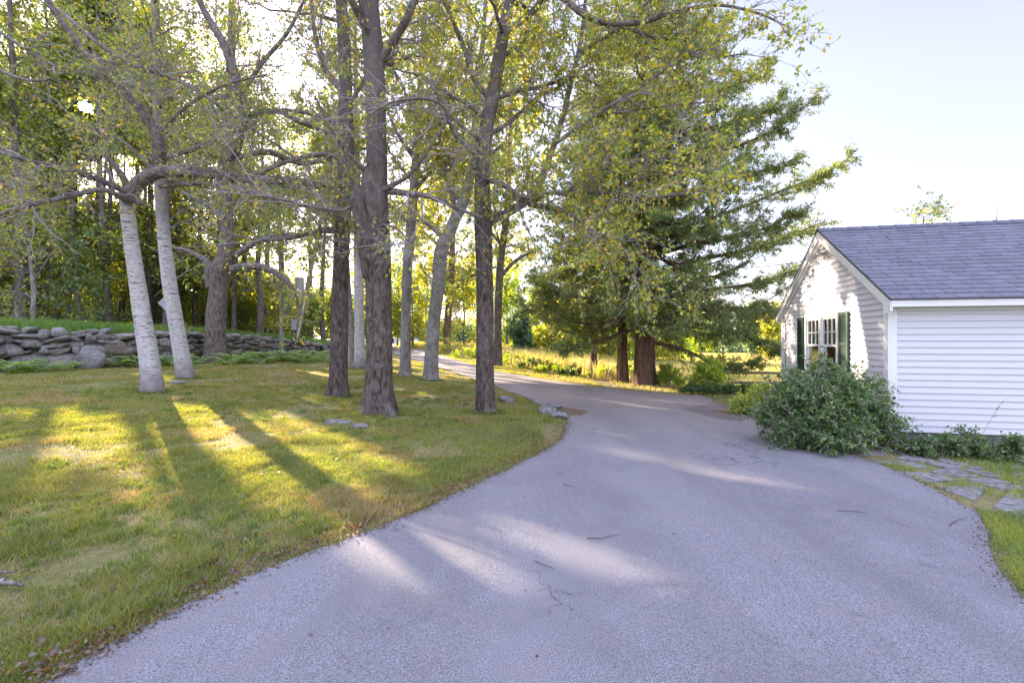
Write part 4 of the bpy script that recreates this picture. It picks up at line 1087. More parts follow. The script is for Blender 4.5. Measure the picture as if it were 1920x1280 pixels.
def stick(name, label, pix, r, mat='twig', seed=0, fork=True):
    rr = np.random.default_rng(seed); P = np.array([gp(*p) for p in pix]); P[:, 2] += r + .022
    P = catmull(P, 14); P += rr.normal(size=P.shape) * r * .3; R = np.linspace(r, r * .4, 14)
    Pa, Ra = [P], [R]
    if fork:
        k = 8; d = P[k + 1] - P[k]; e = P[k] + np.array([d[0] * 3 - d[1] * 2, d[1] * 3 + d[0] * 2, 0]); Pa.append(np.linspace(P[k], e, 14)); Ra.append(np.linspace(r * .5, r * .3, 14))
    v, f = tubes(np.array(Pa), np.array(Ra), 6); o = mk(name, v, [f], M[mat], smooth=True, origin=P[0]); o.location = P[0]; tag(o, label, 'twig' if r < .02 else 'log')
M['dark_twig'] = plain('dark_twig', (.045, .038, .035), .9, .3, 20)
stick('fallen_log', 'thick grey fallen branch on the lawn at the left edge', [(-60, 1098), (0, 1104), (45, 1108)], .022, 'limb_bark', 1, False)
stick('fallen_branch', 'thinner reddish broken branch above the thick grey one', [(-50, 1082), (0, 1083), (32, 1080)], .012, 'wood', 2, False)
stick('twig', 'dark forked twig in the middle of the driveway', [(1100, 1015), (1132, 1014), (1158, 1008)], .0035, 'dark_twig', 3)
stick('twig', 'dark twig on the right half of the driveway', [(1570, 962), (1600, 963), (1624, 966)], .0035, 'dark_twig', 4)
stick('twig', 'thin twig below the light streak near the lawn edge', [(1002, 1058), (1020, 1065), (1040, 1073)], .0035, 'dark_twig', 5, False)
stick('twig', 'small dark twig on the asphalt beyond the lawn corner', [(1056, 912), (1068, 915), (1080, 917)], .0035, 'dark_twig', 6, False)
stick('twig', 'curved twig near the right edge of the driveway', [(1780, 990), (1795, 980), (1815, 976)], .0035, 'dark_twig', 7, False)
stick('stick', 'pale thin stick lying in the lawn near the driveway', [(238, 1148), (252, 1118), (285, 1080)], .006, 'wood', 8, False)

# ================================================================== TREES OF THE LAWN
def T(d0, pts, z0=None, dd=0.):
    """pixel path (x, y, full width in px) at distance d0 (drifting by dd) -> x y z r; the first point stands on the ground"""
    out = []
    for i, p in enumerate(pts):
        d = d0 + dd * i / max(1, len(pts) - 1) + (p[3] if len(p) > 3 else 0)
        q = PX(p[0], p[1], d); out.append((*q, p[2] / F * d / 2 / math.hypot(1, (p[0] - 960) / F)))
    return out
def base(px, py): return gp(px, py)[1]

d = base(290, 736)
birch = T(d, [(288, 736, 47), (281, 680, 41), (268, 600, 37), (256, 520, 33), (246, 450, 30), (239, 392, 29), (241, 370, 28), (248, 350, 22), (256, 335, 12)])
L = [T(d, [(296, 325, 26), (298, 290, 27), (294, 250, 24), (262, 205, 20), (215, 152, 19), (165, 105, 18), (130, 60, 15), (100, 20, 13), (70, -30, 11), (40, -90, 8)], dd=-1.6),
     T(d, [(240, 372, 14), (232, 335, 15), (205, 300, 13), (184, 272, 12), (184, 250, 10), (178, 236, 5)], dd=-.8),
     T(d, [(240, 384, 27), (246, 362, 31), (266, 338, 31), (298, 323, 28), (340, 322, 24), (400, 326, 23), (455, 336, 21), (520, 338, 17), (580, 342, 14), (650, 350, 10), (720, 372, 6)], dd=-.8),
     T(d, [(262, 378, 13), (215, 350, 14), (150, 325, 13), (80, 308, 12), (0, 286, 10), (-90, 262, 8)], dd=-2.5),
     T(d, [(268, 382, 13), (230, 370, 14), (190, 356, 13), (130, 368, 12), (60, 384, 11), (0, 402, 9), (-60, 425, 7)], dd=-2.8),
     T(d, [(425, 302, 18), (446, 270, 20), (456, 215, 20), (446, 160, 18), (420, 85, 17), (385, 25, 14), (365, -20, 12), (340, -90, 8)], dd=-.8),
     T(d, [(458, 218, 15), (490, 213, 14), (525, 210, 11), (570, 232, 9), (615, 250, 6)], dd=.8),
     T(d, [(90, 0, 10), (160, 62, 11), (230, 112, 11), (330, 150, 10), (400, 190, 8), (470, 240, 6), (560, 300, 4)], dd=-1, z0=None),
     T(d - 1, [(0, 60, 9), (60, 100, 9), (120, 130, 8), (190, 140, 6), (270, 170, 4)]),
     T(d - 1.5, [(-80, 60, 10), (0, 130, 10), (50, 150, 8), (90, 150, 5)]),
     T(d, [(300, 350, 10), (360, 345, 9), (440, 352, 8), (520, 375, 6), (600, 395, 4), (680, 420, 3)], dd=-1.5),
     T(d, [(430, 300, 12), (500, 285, 13), (560, 305, 12), (610, 300, 8), (660, 285, 5)], dd=.5),
     T(d, [(452, 180, 9), (490, 120, 9), (540, 60, 7), (580, -20, 5)], dd=1),
     T(d, [(300, 250, 8), (350, 200, 8), (420, 160, 6), (500, 140, 4)], dd=-1),
     ]
tree('birch_tree', 'white birch leaning left nearest the camera, with grey limbs spreading above', birch, L, 'birch_bark', 11, .28, 5, trunk_br=0, dens1=2.6, l1=(.5, 1.5), n2=5, n3=5, nl=3, leaf=.08, pal='left', lump=.03, fz=.2)

d = base(350, 710)
tree('birch_tree', 'thinner white birch leaning left beside the diamond sign', T(d, [(350, 710, 38), (341, 670, 33), (330, 605, 31), (318, 530, 29), (309, 460, 26), (304, 400, 24), (299, 345, 21), (296, 250, 17), (292, 130, 13), (286, -40, 10), (282, -200, 6)]),
     [T(d, [(310, 400, 10), (300, 350, 12), (270, 300, 10), (220, 260, 7), (150, 240, 4)]), T(d, [(297, 300, 11), (390, 270, 10), (450, 235, 7), (500, 190, 4)])], 'birch_bark', 12, .3, 5, trunk_br=16, tb_tr=(.5, 1), tb_len=(1.5, 3.2), dens1=2, n2=4, n3=5, nl=5, leaf=.09, pal='left', lump=.03, fz=.2)

d = base(405, 678)
tree('maple_tree', 'stout forked maple trunk standing against the stone wall', T(d, [(404, 678, 46), (404, 640, 41), (405, 590, 39), (410, 540, 38), (414, 505, 42), (424, 480, 33), (426, 430, 26), (424, 370, 24), (428, 280, 22), (432, 150, 18), (436, 0, 13), (440, -120, 6)]),
     [T(d, [(435, 505, 18), (460, 500, 17), (495, 502, 14), (530, 520, 11), (550, 545, 8), (565, 590, 5)], dd=-1), T(d, [(400, 510, 16), (385, 488, 13), (350, 470, 9), (310, 462, 6)]), T(d, [(440, 480, 12), (480, 455, 12), (540, 440, 9), (620, 445, 5)]), T(d, [(425, 420, 13), (390, 385, 11), (340, 360, 7)]), T(d, [(428, 360, 14), (480, 330, 12), (540, 300, 8), (600, 290, 5)])],
     'wall_maple_bark', 13, .22, 4, trunk_br=16, tb_tr=(.45, 1), tb_len=(2.5, 5.5), dens1=1.5, l1=(1, 2.4), l2=(.7, 1.4), n2=4, n3=4, nl=7, leaf=.13, pal='left', fz=.35,
     extra=[T(d, [(398, 540, 26), (394, 512, 26), (392, 500, 18), (391, 494, 5)])])

d = base(633, 744)
tree('maple_tree', 'straight dark trunk just left of the biggest maple', T(d, [(633, 744, 37), (635, 700, 34), (637, 600, 31), (640, 500, 29), (644, 400, 30), (649, 300, 31), (648, 200, 27), (646, 100, 25), (640, 0, 22), (632, -120, 16), (625, -260, 8)]),
     [T(d, [(634, 432, 14), (610, 432, 13), (585, 436, 10), (545, 446, 8), (490, 450, 6), (430, 440, 4)], dd=-1), T(d, [(640, 340, 18), (610, 345, 17), (560, 350, 15), (510, 340, 11), (460, 330, 6)], dd=.6), T(d, [(640, 300, 13), (600, 290, 11), (550, 300, 8), (500, 320, 5)], dd=-1.2),
      T(d, [(650, 180, 14), (610, 130, 12), (590, 60, 9), (580, -40, 6)]), T(d, [(645, 240, 12), (590, 215, 10), (530, 205, 6)], dd=1)],
     'maple_bark', 14, .6, 5, trunk_br=16, tb_tr=(.5, 1), tb_len=(2, 4), dens1=2, n2=4, n3=4, nl=4, leaf=.08, pal='left')

d = base(710, 776)
tree('maple_tree', 'biggest maple with a thick dark burled trunk and flared roots', T(d, [(710, 776, 58), (710, 735, 51), (711, 650, 48), (710, 560, 48), (708, 480, 49), (706, 420, 49), (706, 360, 43), (707, 300, 40), (704, 200, 39), (700, 100, 38), (692, 0, 36), (684, -120, 30), (676, -280, 14)]),
     [T(d, [(700, 362, 11), (730, 350, 10), (765, 330, 7), (790, 300, 6), (815, 262, 4), (838, 225, 4), (832, 200, 5), (800, 186, 5), (740, 190, 5), (690, 215, 4)], dd=-1.5), T(d, [(716, 205, 11), (760, 188, 10), (805, 183, 8), (826, 205, 7), (834, 232, 6), (820, 250, 4)], dd=-.6),
      T(d, [(720, 358, 12), (760, 362, 12), (810, 370, 9), (860, 392, 7), (905, 408, 5)], dd=-.7), T(d, [(690, 325, 11), (650, 285, 9), (620, 240, 6), (590, 180, 4)], dd=-1.2), T(d, [(716, 110, 17), (760, 40, 15), (800, -60, 10)], dd=-1), T(d, [(690, 60, 16), (650, -20, 13), (620, -110, 8)], dd=-1.2),
      T(d, [(672, 378, 8), (640, 395, 8), (590, 388, 6), (520, 372, 5), (450, 360, 4)], dd=-1), T(d, [(690, 420, 6), (735, 425, 5), (760, 445, 4), (780, 490, 3)], dd=-1)],
     'maple_bark', 15, .75, 5, trunk_br=15, tb_tr=(.6, 1), tb_len=(1.8, 3.6), dens1=2.2, n2=4, n3=5, nl=2, leaf=.08, pal='left', lump=.06, fz=.36,
     extra=[T(d - .12, [(692, 520, 22), (682, 440, 28), (673, 395, 32), (670, 368, 26), (668, 345, 8)]), T(d - .1, [(697, 400, 26), (692, 360, 27), (690, 330, 22), (690, 312, 8)])])

d = base(912, 774)
tree('maple_tree', 'lichen-spotted trunk on the lawn closest to the driveway bend', T(d, [(912, 774, 38), (910, 720, 35), (909, 640, 33), (909, 560, 32), (908, 480, 31), (906, 415, 33), (904, 340, 29), (911, 250, 26), (922, 190, 25), (934, 120, 24), (944, 60, 23), (955, 0, 18), (970, -90, 13), (985, -210, 7)]),
     [T(d, [(918, 415, 18), (950, 400, 17), (985, 378, 16), (1012, 345, 14), (1028, 300, 12), (1050, 240, 10), (1072, 150, 9), (1090, 70, 8), (1100, -20, 6)], dd=.8),
      T(d, [(945, 366, 13), (985, 376, 12), (1000, 385, 11), (1035, 390, 10), (1070, 402, 9), (1100, 425, 8), (1125, 458, 5)], dd=-1.2), T(d, [(994, 382, 8), (1030, 362, 8), (1065, 366, 7), (1110, 362, 7), (1150, 363, 6), (1200, 372, 6), (1260, 366, 5), (1330, 358, 4)], dd=-1.6),
      T(d, [(1056, 366, 7), (1080, 347, 7), (1120, 325, 6), (1150, 312, 6), (1200, 290, 5), (1260, 270, 5), (1310, 250, 3)], dd=-1.5), T(d, [(1150, 362, 5), (1190, 340, 5), (1250, 325, 4), (1330, 320, 3)], dd=-1),
      T(d, [(900, 305, 12), (884, 280, 11), (862, 262, 10), (846, 236, 9), (833, 205, 7), (812, 160, 4)], dd=-.8),
      T(d, [(900, 335, 10), (940, 345, 11), (975, 368, 9), (1010, 374, 6)], dd=-.8), T(d, [(925, 195, 10), (890, 150, 10), (870, 90, 9), (840, 20, 7), (800, -60, 4)], dd=-.5),
      T(d, [(960, -60, 15), (1020, -30, 14), (1060, 0, 13), (1095, 28, 12), (1135, 43, 11), (1200, 42, 10), (1260, 25, 8), (1340, 10, 6), (1420, 25, 5), (1485, 55, 3)], dd=-1.2), T(d, [(1135, 43, 7), (1200, 62, 6), (1260, 85, 5), (1320, 110, 4), (1400, 100, 3)], dd=-1),
      T(d, [(948, 60, 13), (1000, 20, 12), (1060, -60, 9), (1150, -140, 6)], dd=.5), T(d, [(1085, 100, 8), (1150, 60, 7), (1230, -10, 5), (1330, -80, 4)], dd=-.3), T(d, [(1040, 270, 8), (1110, 220, 8), (1190, 170, 7), (1280, 110, 5), (1350, 75, 3)], dd=-.8),
      T(d, [(1110, 220, 6), (1200, 205, 5), (1290, 195, 3), (1350, 190, 2)], dd=-.6), T(d, [(1090, 420, 5), (1130, 440, 4), (1170, 470, 4), (1210, 520, 3)], dd=-.6)],
     'maple_bark', 16, .3, 5, trunk_br=16, tb_tr=(.5, 1), tb_len=(1.6, 3.4), dens1=2.8, l1=(.5, 1.4), n2=5, n3=4, nl=6, leaf=.088, pal='mix', lump=.05)

d = base(760, 707)
tree('slim_tree', 'slimmest straight trunk between the biggest maple and the leaning trunk', T(d, [(760, 707, 24), (760, 660, 20), (761, 600, 18), (764, 500, 19), (771, 420, 18), (778, 320, 16), (786, 200, 13), (795, 50, 9), (800, -100, 5)]),
     [T(d, [(775, 360, 8), (810, 320, 7), (850, 290, 4)]), T(d, [(778, 300, 8), (745, 250, 6), (720, 190, 4)])], 'grey_bark', 17, .4, 4, trunk_br=24, tb_tr=(.35, 1), tb_len=(1.5, 3.6), dens1=1.8, n2=4, n3=4, nl=9, leaf=.11, pal='yellow', fz=.2)
d = base(807, 713)
tree('slim_tree', 'slim grey trunk leaning right at the edge of the road', T(d, [(807, 713, 30), (809, 670, 27), (814, 600, 24), (822, 530, 24), (828, 470, 25), (845, 430, 23), (858, 400, 22), (873, 365, 20), (885, 310, 16), (892, 220, 13), (905, 80, 9), (915, -60, 5)]),
     [T(d, [(870, 385, 10), (845, 350, 9), (830, 290, 6), (820, 220, 4)]), T(d, [(885, 330, 9), (920, 290, 8), (960, 260, 5)]), T(d, [(835, 450, 8), (800, 420, 6), (770, 410, 3)])], 'grey_bark', 18, .3, 4, trunk_br=24, tb_tr=(.4, 1), tb_len=(1.5, 3.6), dens1=1.9, n2=4, n3=4, nl=9, leaf=.11, pal='yellow', fz=.2)
d = base(674, 691)
tree('birch_tree', 'small upright white birch behind the biggest maple', T(d, [(675, 691, 22), (674, 640, 19), (673, 560, 18), (672, 480, 17), (670, 380, 14), (668, 250, 11), (666, 60, 6)]), (), 'birch_bark', 19, .5, 4, trunk_br=20, tb_tr=(.4, 1), tb_len=(1.5, 3), dens1=1.6, nl=11, leaf=.12, pal='left', fz=.25)
tree('birch_tree', 'small greyish birch touching the upright one behind the biggest maple', T(d + .6, [(664, 689, 17), (659, 640, 13), (655, 580, 12), (650, 500, 11), (640, 380, 9), (632, 230, 6)]), (), 'grey_bark', 20, .4, 4, trunk_br=16, tb_tr=(.4, 1), tb_len=(1.2, 2.4), dens1=1.6, nl=11, leaf=.12, pal='left', fz=.2)
tree('maple_tree', 'far maple with sunlit orange trunk and yellow foliage beyond the road', T(44, [(838, 660, 17), (838, 630, 14), (840, 590, 14), (845, 540, 13), (848, 470, 11), (850, 380, 8), (852, 280, 4)]),
     [T(44, [(845, 560, 7), (815, 530, 6), (785, 500, 4)]), T(44, [(846, 550, 7), (880, 520, 6), (930, 500, 4)]), T(44, [(848, 480, 7), (800, 440, 5), (770, 400, 3)])], 'hemlock_bark', 21, .3, 4, trunk_br=26, tb_tr=(.2, 1), tb_len=(2.5, 5.5), dens1=1.2, l1=(1.5, 3.2), l2=(.8, 1.6), l3=(.4, .9), n2=5, n3=4, nl=11, leaf=.24, pal='yellow', fz=.4)
tree('maple_tree', 'reddish trunk seen just right of the lichen-spotted trunk', T(25, [(932, 688, 20), (933, 620, 16), (935, 540, 15), (941, 470, 14), (950, 400, 12), (955, 300, 9), (960, 150, 5)]),
     [T(25, [(938, 520, 8), (965, 490, 7), (1000, 470, 4)]), T(25, [(942, 460, 7), (915, 430, 6), (890, 400, 4)])], 'wall_maple_bark', 22, .3, 4, trunk_br=22, tb_tr=(.35, 1), tb_len=(1.6, 3.6), dens1=1.4, l1=(.8, 1.8), n2=4, n3=4, nl=11, leaf=.13, pal='yellow', fz=.3)
d = base(62, 682)
tree('slim_tree', 'slender crooked young tree in front of the wall at the left edge', T(d, [(61, 682, 14), (62, 640, 10), (62, 590, 9), (63, 545, 10), (58, 500, 8), (52, 450, 7), (46, 400, 5), (40, 320, 3)]),
     [T(d, [(62, 610, 4), (40, 600, 4), (10, 588, 3), (-30, 575, 2)]), T(d, [(62, 560, 5), (45, 550, 4), (20, 545, 3)]), T(d, [(62, 530, 5), (80, 500, 4), (100, 470, 3)])], 'grey_bark', 23, .3, 4, trunk_br=12, tb_tr=(.4, 1), tb_len=(.8, 1.8), dens1=2, l1=(.4, 1), nl=5, leaf=.10, pal='left', fz=.15)
d = 27.0
tree('sapling_tree', 'thin grey sapling in front of the wall right of the stout maple', T(d, [(529, 672, 9), (528, 630, 8), (527, 570, 7), (525, 510, 6), (522, 440, 4), (520, 380, 2)]),
     [T(d, [(527, 600, 4), (540, 575, 4), (545, 540, 3)]), T(d, [(526, 560, 4), (515, 530, 3), (508, 490, 2)])], 'grey_bark', 24, .2, 4, trunk_br=12, tb_tr=(.4, 1), tb_len=(.8, 2), dens1=1.6, l1=(.5, 1.2), nl=5, leaf=.13, pal='left', fz=.15)


# ================================================================== HEMLOCKS
def hemlock(name, label, base_, hgt, r, L0, h0, nb, seed, pal='hemlock', lean=(0, 0), up_tip=.25, leaf=.13, nsp=18, aim=(), limbs=()):
    rng = np.random.default_rng(seed); b = np.array(base_, float); root = empty(name, b, label, 'tree')
    G = Geo(); s = np.linspace(0, 1, 8); tp = [(b[0] + lean[0] * u, b[1] + lean[1] * u, b[2] - .15 * (u == 0) + hgt * u, r * (1 - u) ** .9 + .01) for u in s]
    G.add(*trunk_geo(tp, 26, 60, .35, 6, seed, .08, .5)); G.build('trunk', M['hemlock_bark'], root, b)
    n = nb; t = np.sort(rng.uniform(0, 1, n) ** 1.0); z = h0 + t * (hgt * .99 - h0); q = np.arange(n) * 2.399 + rng.uniform(-.3, .3, n)
    L = (L0 * (1 - t) ** .75 + .35) * rng.uniform(.7, 1.12, n)
    for i, (az, zz, ll) in enumerate(aim): q[i] = az; z[i] = zz; L[i] = ll; t[i] = (zz - h0) / (hgt - h0)
    D = np.stack([np.cos(q), np.sin(q), np.zeros(n)], 1); K = 14; u = np.linspace(0, 1, K)[None, :, None]
    P = np.stack([b[0] + lean[0] * z / hgt, b[1] + lean[1] * z / hgt, b[2] + z], 1)[:, None] + D[:, None] * L[:, None, None] * u
    droop = rng.uniform(.14, .30, n) * (1 - .5 * t); tip = rng.uniform(.6, 1.25, n) * up_tip
    P[:, :, 2] += L[:, None] * (-droop[:, None] * np.sin(u[:, :, 0] * 2.2) + tip[:, None] * u[:, :, 0] ** 3.2 + .10 * t[:, None] * u[:, :, 0])
    P += np.cumsum(rng.normal(size=P.shape) * .025, 1) * u
    R = np.minimum(.075, .012 * L + .01)[:, None] * (1.05 - u[:, :, 0]) + .004
    if limbs:
        Pl, Rl = as_poly(limbs, K); P = np.vstack([P, Pl]); R = np.vstack([R, Rl]); n = len(P)
    B = Geo(); B.add(*tubes(P, R, 6)); B.build('limbs', M['hemlock_bark'], root, b)
    P1, R1 = spawn(P, R, rng, np.maximum(4, (plen(P) * nsp / 3).astype(int)), (.12, 1), (40, 62), (.5, 1.15), -.06, 6, .1, .008, .5, .12, .88, .3, .45)
    if limbs:
        Pb, Rb = spawn(P[-len(limbs):], R[-len(limbs):], rng, 26, (.6, 1), (35, 58), (.35, .8), -.06, 6, .1, .008, .5, .12, .88, .3, .3); P1 = np.vstack([P1, Pb]); R1 = np.vstack([R1, Rb])
    P2, R2 = spawn(P1, R1, rng, 7, (.12, 1), (35, 55), (.16, .38), -.12, 4, .08, .004, .6, .15, .8, .4, .4)
    T2 = Geo(); T2.add(*tubes(P1, R1, 3)); T2.build('twigs', M['hemlock_bark'], root, b)
    V1 = leaf_quads(P1, rng, 10, leaf, (.3, 1.05), .5, .35, .015, .26); V2 = leaf_quads(P2, rng, 11, leaf, (.0, 1.1), .5, .3, .012, .26)
    VV = np.vstack([V1, V2]); VV = VV[sun_keep(VV[:, 0], rng) | (rng.uniform(size=len(VV)) < .5)]
    build_leaves(VV, rng, pal, M['needle'], root, b, 'crown', False)
    return root


bh = gp(1209, 721)
HD = bh[1]
BOUGH = [[(1225, 330, 9), (1300, 300, 8), (1380, 275, 7), (1440, 250, 5), (1490, 215, 3), (1532, 180, 2)], [(1230, 450, 10), (1320, 415, 9), (1400, 385, 7), (1480, 352, 6), (1550, 325, 4), (1598, 290, 2)],
         [(1225, 380, 9), (1300, 355, 8), (1400, 328, 5), (1455, 312, 3), (1500, 292, 2)], [(1215, 530, 10), (1300, 490, 9), (1400, 470, 7), (1480, 442, 5), (1545, 415, 2)], [(1215, 600, 12), (1300, 605, 10), (1400, 630, 7), (1470, 655, 3)],
         [(1215, 640, 10), (1280, 655, 8), (1360, 688, 5), (1410, 680, 2)], [(1220, 570, 10), (1320, 545, 8), (1420, 530, 6), (1510, 500, 2)], [(1225, 220, 8), (1320, 180, 6), (1390, 155, 4), (1440, 128, 2)], [(1225, 280, 8), (1330, 240, 6), (1420, 215, 4), (1470, 185, 2)],
         [(1200, 570, 9), (1120, 562, 7), (1050, 550, 5), (1000, 530, 2)], [(1200, 490, 9), (1100, 500, 6), (1010, 520, 2)], [(1195, 615, 9), (1120, 640, 6), (1060, 650, 2)], [(1222, 480, 9), (1330, 450, 7), (1430, 430, 5), (1500, 395, 2)], [(1220, 610, 12), (1310, 580, 9), (1420, 580, 6), (1480, 590, 2)]]
BL = [T(HD, q, dd=e) for q, e in zip(BOUGH, (-1, .6, -.5, .8, -1.2, -.6, 1.4, .4, -.4, -1, .8, -.8, -1.6, 1.8))]
hemlock('hemlock_tree', 'huge dark hemlock with thick reddish trunk and drooping boughs beside the house', bh, 17.5, .35, 4.7, 2.6, 150, 5, nsp=22, leaf=.11, pal='hemlock', limbs=BL)
b2 = gp(1167, 716); hemlock('hemlock_tree', 'middle hemlock with a narrow dark trunk left of the huge one', b2, 12.5, .19, 3.1, 2.3, 80, 6, nsp=18, leaf=.12)
b3 = gp(1113, 698); hemlock('hemlock_tree', 'smallest hemlock trunk, furthest left of the three hemlocks', b3, 9.5, .17, 2.8, 3.2, 60, 7, nsp=16, leaf=.13)


# ================================================================== FOREST BEHIND THE WALL
def wood_tree(name, label, x, y, hgt, r, cr, seed, pal='forest', leaf=.2, nb=34, h0=.2, group=None, bark='forest_bark', nl=6, lean=.6, n2=4, n3=4, zbase=None, sun=True, twigs=True, thin=None):
    rng = np.random.default_rng(seed); z = float(gz(np.array([x]), np.array([y]))[0]) if zbase is None else zbase; b = np.array([x, y, z]); root = empty(name, b, label, 'tree', group)
    lx, ly = rng.normal(size=2) * lean
    tp = [(b[0] + lx * u ** 1.5 + rng.normal() * .08, b[1] + ly * u ** 1.5, b[2] - .2 * (u == 0) + hgt * u, r * (1.02 - u) ** .8 + .01) for u in np.linspace(0, 1, 7)]
    G = Geo(); G.add(*trunk_geo(tp, 14, 36, .3, 4, seed, .05, .3)); Pt, Rt = as_poly([tp], 16)
    P, R = spawn(Pt, Rt, rng, nb, (h0, 1), (40, 85), (cr * .6, cr * 1.15), .15, 10, .14, .06, .45, .2, 0, .2, .55)
    if sun: P, R = sun_tubes(P, R)
    G.add(*tubes(P, R, 5)); G.build('trunk', M[bark], root, b)
    P1, R1 = spawn(P, R, rng, n2, (.25, 1), (25, 70), (cr * .25, cr * .55), .05, 6, .14, .02, .6, .3)
    P2, R2 = spawn(P1, R1, rng, n3, (.15, 1), (25, 70), (cr * .12, cr * .3), 0, 4, .12, .01, .7, .3)
    if twigs: T2 = Geo(); ft = sun_tubes if sun else (lambda a_, b_: (a_, b_)); T2.add(*tubes(*ft(P1, R1), 3)); T2.add(*tubes(*ft(P2, R2), 3)); T2.build('limbs', M['forest_bark'], root, b)
    V = leaf_quads(P2, rng, nl, leaf, (.1, 1.1), .6, .25, leaf * .6, .7); build_leaves(V, rng, pal, M['leaf'], root, b, 'crown', sun, thin)
    return root


rng = np.random.default_rng(99)
spots = []
PERP = np.array([SUN[1], -SUN[0]]) / math.hypot(SUN[0], SUN[1]); STRIP = [((GAPS[k][0] + GAPS[k][1]) / 2, GAPS[k][2]) for k in (1, 10, 11, 12, 13)] + [(HC[:2] + HV * 2.2, .5)]
tries = 0
while len(spots) < 46 and tries < 6000:
    tries += 1
    px = rng.uniform(-160, 640); dd = rng.uniform(23, 46); x = (px - 960) / F * dd; y = dd
    sd, hh = wall_sd(np.array([x]), np.array([y]))
    if sd[0] < 3.2 or y > 40 + .2 * (x + 40): continue
    if any((x - a) ** 2 + (y - b) ** 2 < 4.5 for a, b in spots): continue
    if abs(px - 560) < 30 and dd < 38: continue
    ang = math.atan2(x, y) - SUN_AZ
    if abs(ang) < .022: continue
    if any(abs((x - c_[0]) * PERP[0] + (y - c_[1]) * PERP[1]) < w_ + .12 for c_, w_ in STRIP): continue
    spots.append((x, y))
spots.sort(key=lambda s: s[1])
for i, (x, y) in enumerate(spots):
    wood_tree('forest_tree', 'tall leafy forest tree standing in the wood behind the stone wall', x, y, (rng.uniform(14, 20) if i % 3 else rng.uniform(21, 26)), rng.uniform(.13, .26), rng.uniform(2.4, 3.6), 300 + i, ('forest', 'left', 'forest', 'mix')[i % 4], .19 + .002 * (y - 20), 52, (.12, .2, .26)[i % 3], 'trees of the wood behind the wall', nl=7, n2=5, thin=lambda p_: rng.uniform(size=len(p_)) < 1 - .45 * np.clip((p_[:, 2] - 6) / 4, 0, 1))
# trees that keep the low sun off the near driveway
for i, (pp_, tt) in enumerate(((.55, 37), (1.0, 41.5), (1.05, 35.5), (3.15, 40), (3.6, 41), (-.42, 39), (-.7, 36))):
    q = PERP * pp_ + SUN[:2] / math.hypot(SUN[0], SUN[1]) * (tt + 1.6)
    wood_tree('forest_tree', 'tall leafy forest tree standing in the wood behind the stone wall', q[0], q[1], 19.5, .15, 2.6, 360 + i, 'forest', .23, 62, .3, 'trees of the wood behind the wall', nl=11, n2=5, lean=.3)
# understory
for i in range(50):
    for _ in range(200):
        px = rng.uniform(-120, 640) if i < 34 else rng.uniform(420, 690); dd = rng.uniform(22, 44) if i < 34 else rng.uniform(34, 48); x = (px - 960) / F * dd; sd, hh = wall_sd(np.array([x]), np.array([dd]))
        if sd[0] > 4.5: break
    wood_tree('understory_tree', 'low leafy understory tree in the wood behind the stone wall', x, dd, rng.uniform(3, 5.5), .045, rng.uniform(1.2, 1.9), 400 + i, ('forest', 'left', 'yellow', 'dark', 'forest')[i % 5], .17, 20, .08, 'understory trees of the wood', nl=6, n2=4, n3=3)
# deep wood behind: one mass of leaves
def leaf_mass(name, label, fx, n, size, pal, seed, cat='woods'):
    rng = np.random.default_rng(seed); p = fx(rng, n); T_ = rng.normal(size=p.shape); V = leaf_at(p, norm(T_), rng, size, .6, .2, .75)
    k = sun_keep(V[:, 0], rng); V = V[k]; m = len(V); o = mk(name, V.reshape(-1, 3), [np.arange(m * 4).reshape(-1, 4)], M['leaf'], col=paint(V, rng, pal)); tag(o, label, cat, kind='stuff'); return o
def deep(rng, n):
    a = rng.uniform(-.90, -.22, n); r = rng.uniform(46, 66, n); x = r * np.tan(a); hcap = 15 * (.55 + .6 * fbm(x * .12, r * .12, 3)); z = g(x, r) + 1 + hcap * rng.uniform(0, 1, n) ** .8
    p = np.stack([x, r, z], 1); k = fbm(x * .5 + z * .33, z * .5 + r * .2, 8) > .42; return p[k]
leaf_mass('deep_woods', 'dim leafy mass of the deeper wood behind the forest trees', deep, 230000, .40, 'forest', 7)

# ================================================================== TREES OF THE FAR SIDE
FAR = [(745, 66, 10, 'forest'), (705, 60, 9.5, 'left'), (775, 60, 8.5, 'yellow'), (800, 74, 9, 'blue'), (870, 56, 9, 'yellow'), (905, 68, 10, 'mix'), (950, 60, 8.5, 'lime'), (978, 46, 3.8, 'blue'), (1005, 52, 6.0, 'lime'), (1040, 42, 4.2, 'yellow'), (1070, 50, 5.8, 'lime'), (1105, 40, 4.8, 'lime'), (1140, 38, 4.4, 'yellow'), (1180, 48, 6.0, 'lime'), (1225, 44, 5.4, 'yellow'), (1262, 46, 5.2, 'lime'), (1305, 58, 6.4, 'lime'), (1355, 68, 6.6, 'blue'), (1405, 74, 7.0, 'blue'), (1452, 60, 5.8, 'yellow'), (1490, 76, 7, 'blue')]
NM = ['dark green tall tree up the road behind the biggest maple', 'olive tree up the road left of the slim trunks', 'yellow tree up the road beside the slimmest trunk', 'bluish round tree beside the far house', 'yellow tree behind the far sunlit maple', 'tall mixed green tree behind the lichen-spotted trunk', 'lime tree behind the reddish trunk', 'low blue-green tree behind the left end of the meadow', 'tall lime tree behind the left of the pale meadow', 'small yellowish tree behind the middle of the meadow', 'taller lime tree behind the middle of the meadow', 'lime tree glowing just left of the smallest hemlock', 'yellow tree glowing right of the smallest hemlock', 'lime tree behind the middle hemlock trunk', 'yellow tree behind the huge hemlock trunk', 'lime tree right of the huge hemlock trunk', 'lime tree in the field under the hemlock boughs', 'hazy bluish tree above the left end of the rail fence', 'bluish tree behind the right end of the rail fence', 'golden tree between the fence and the white house', 'bluish far tree next to the house corner']
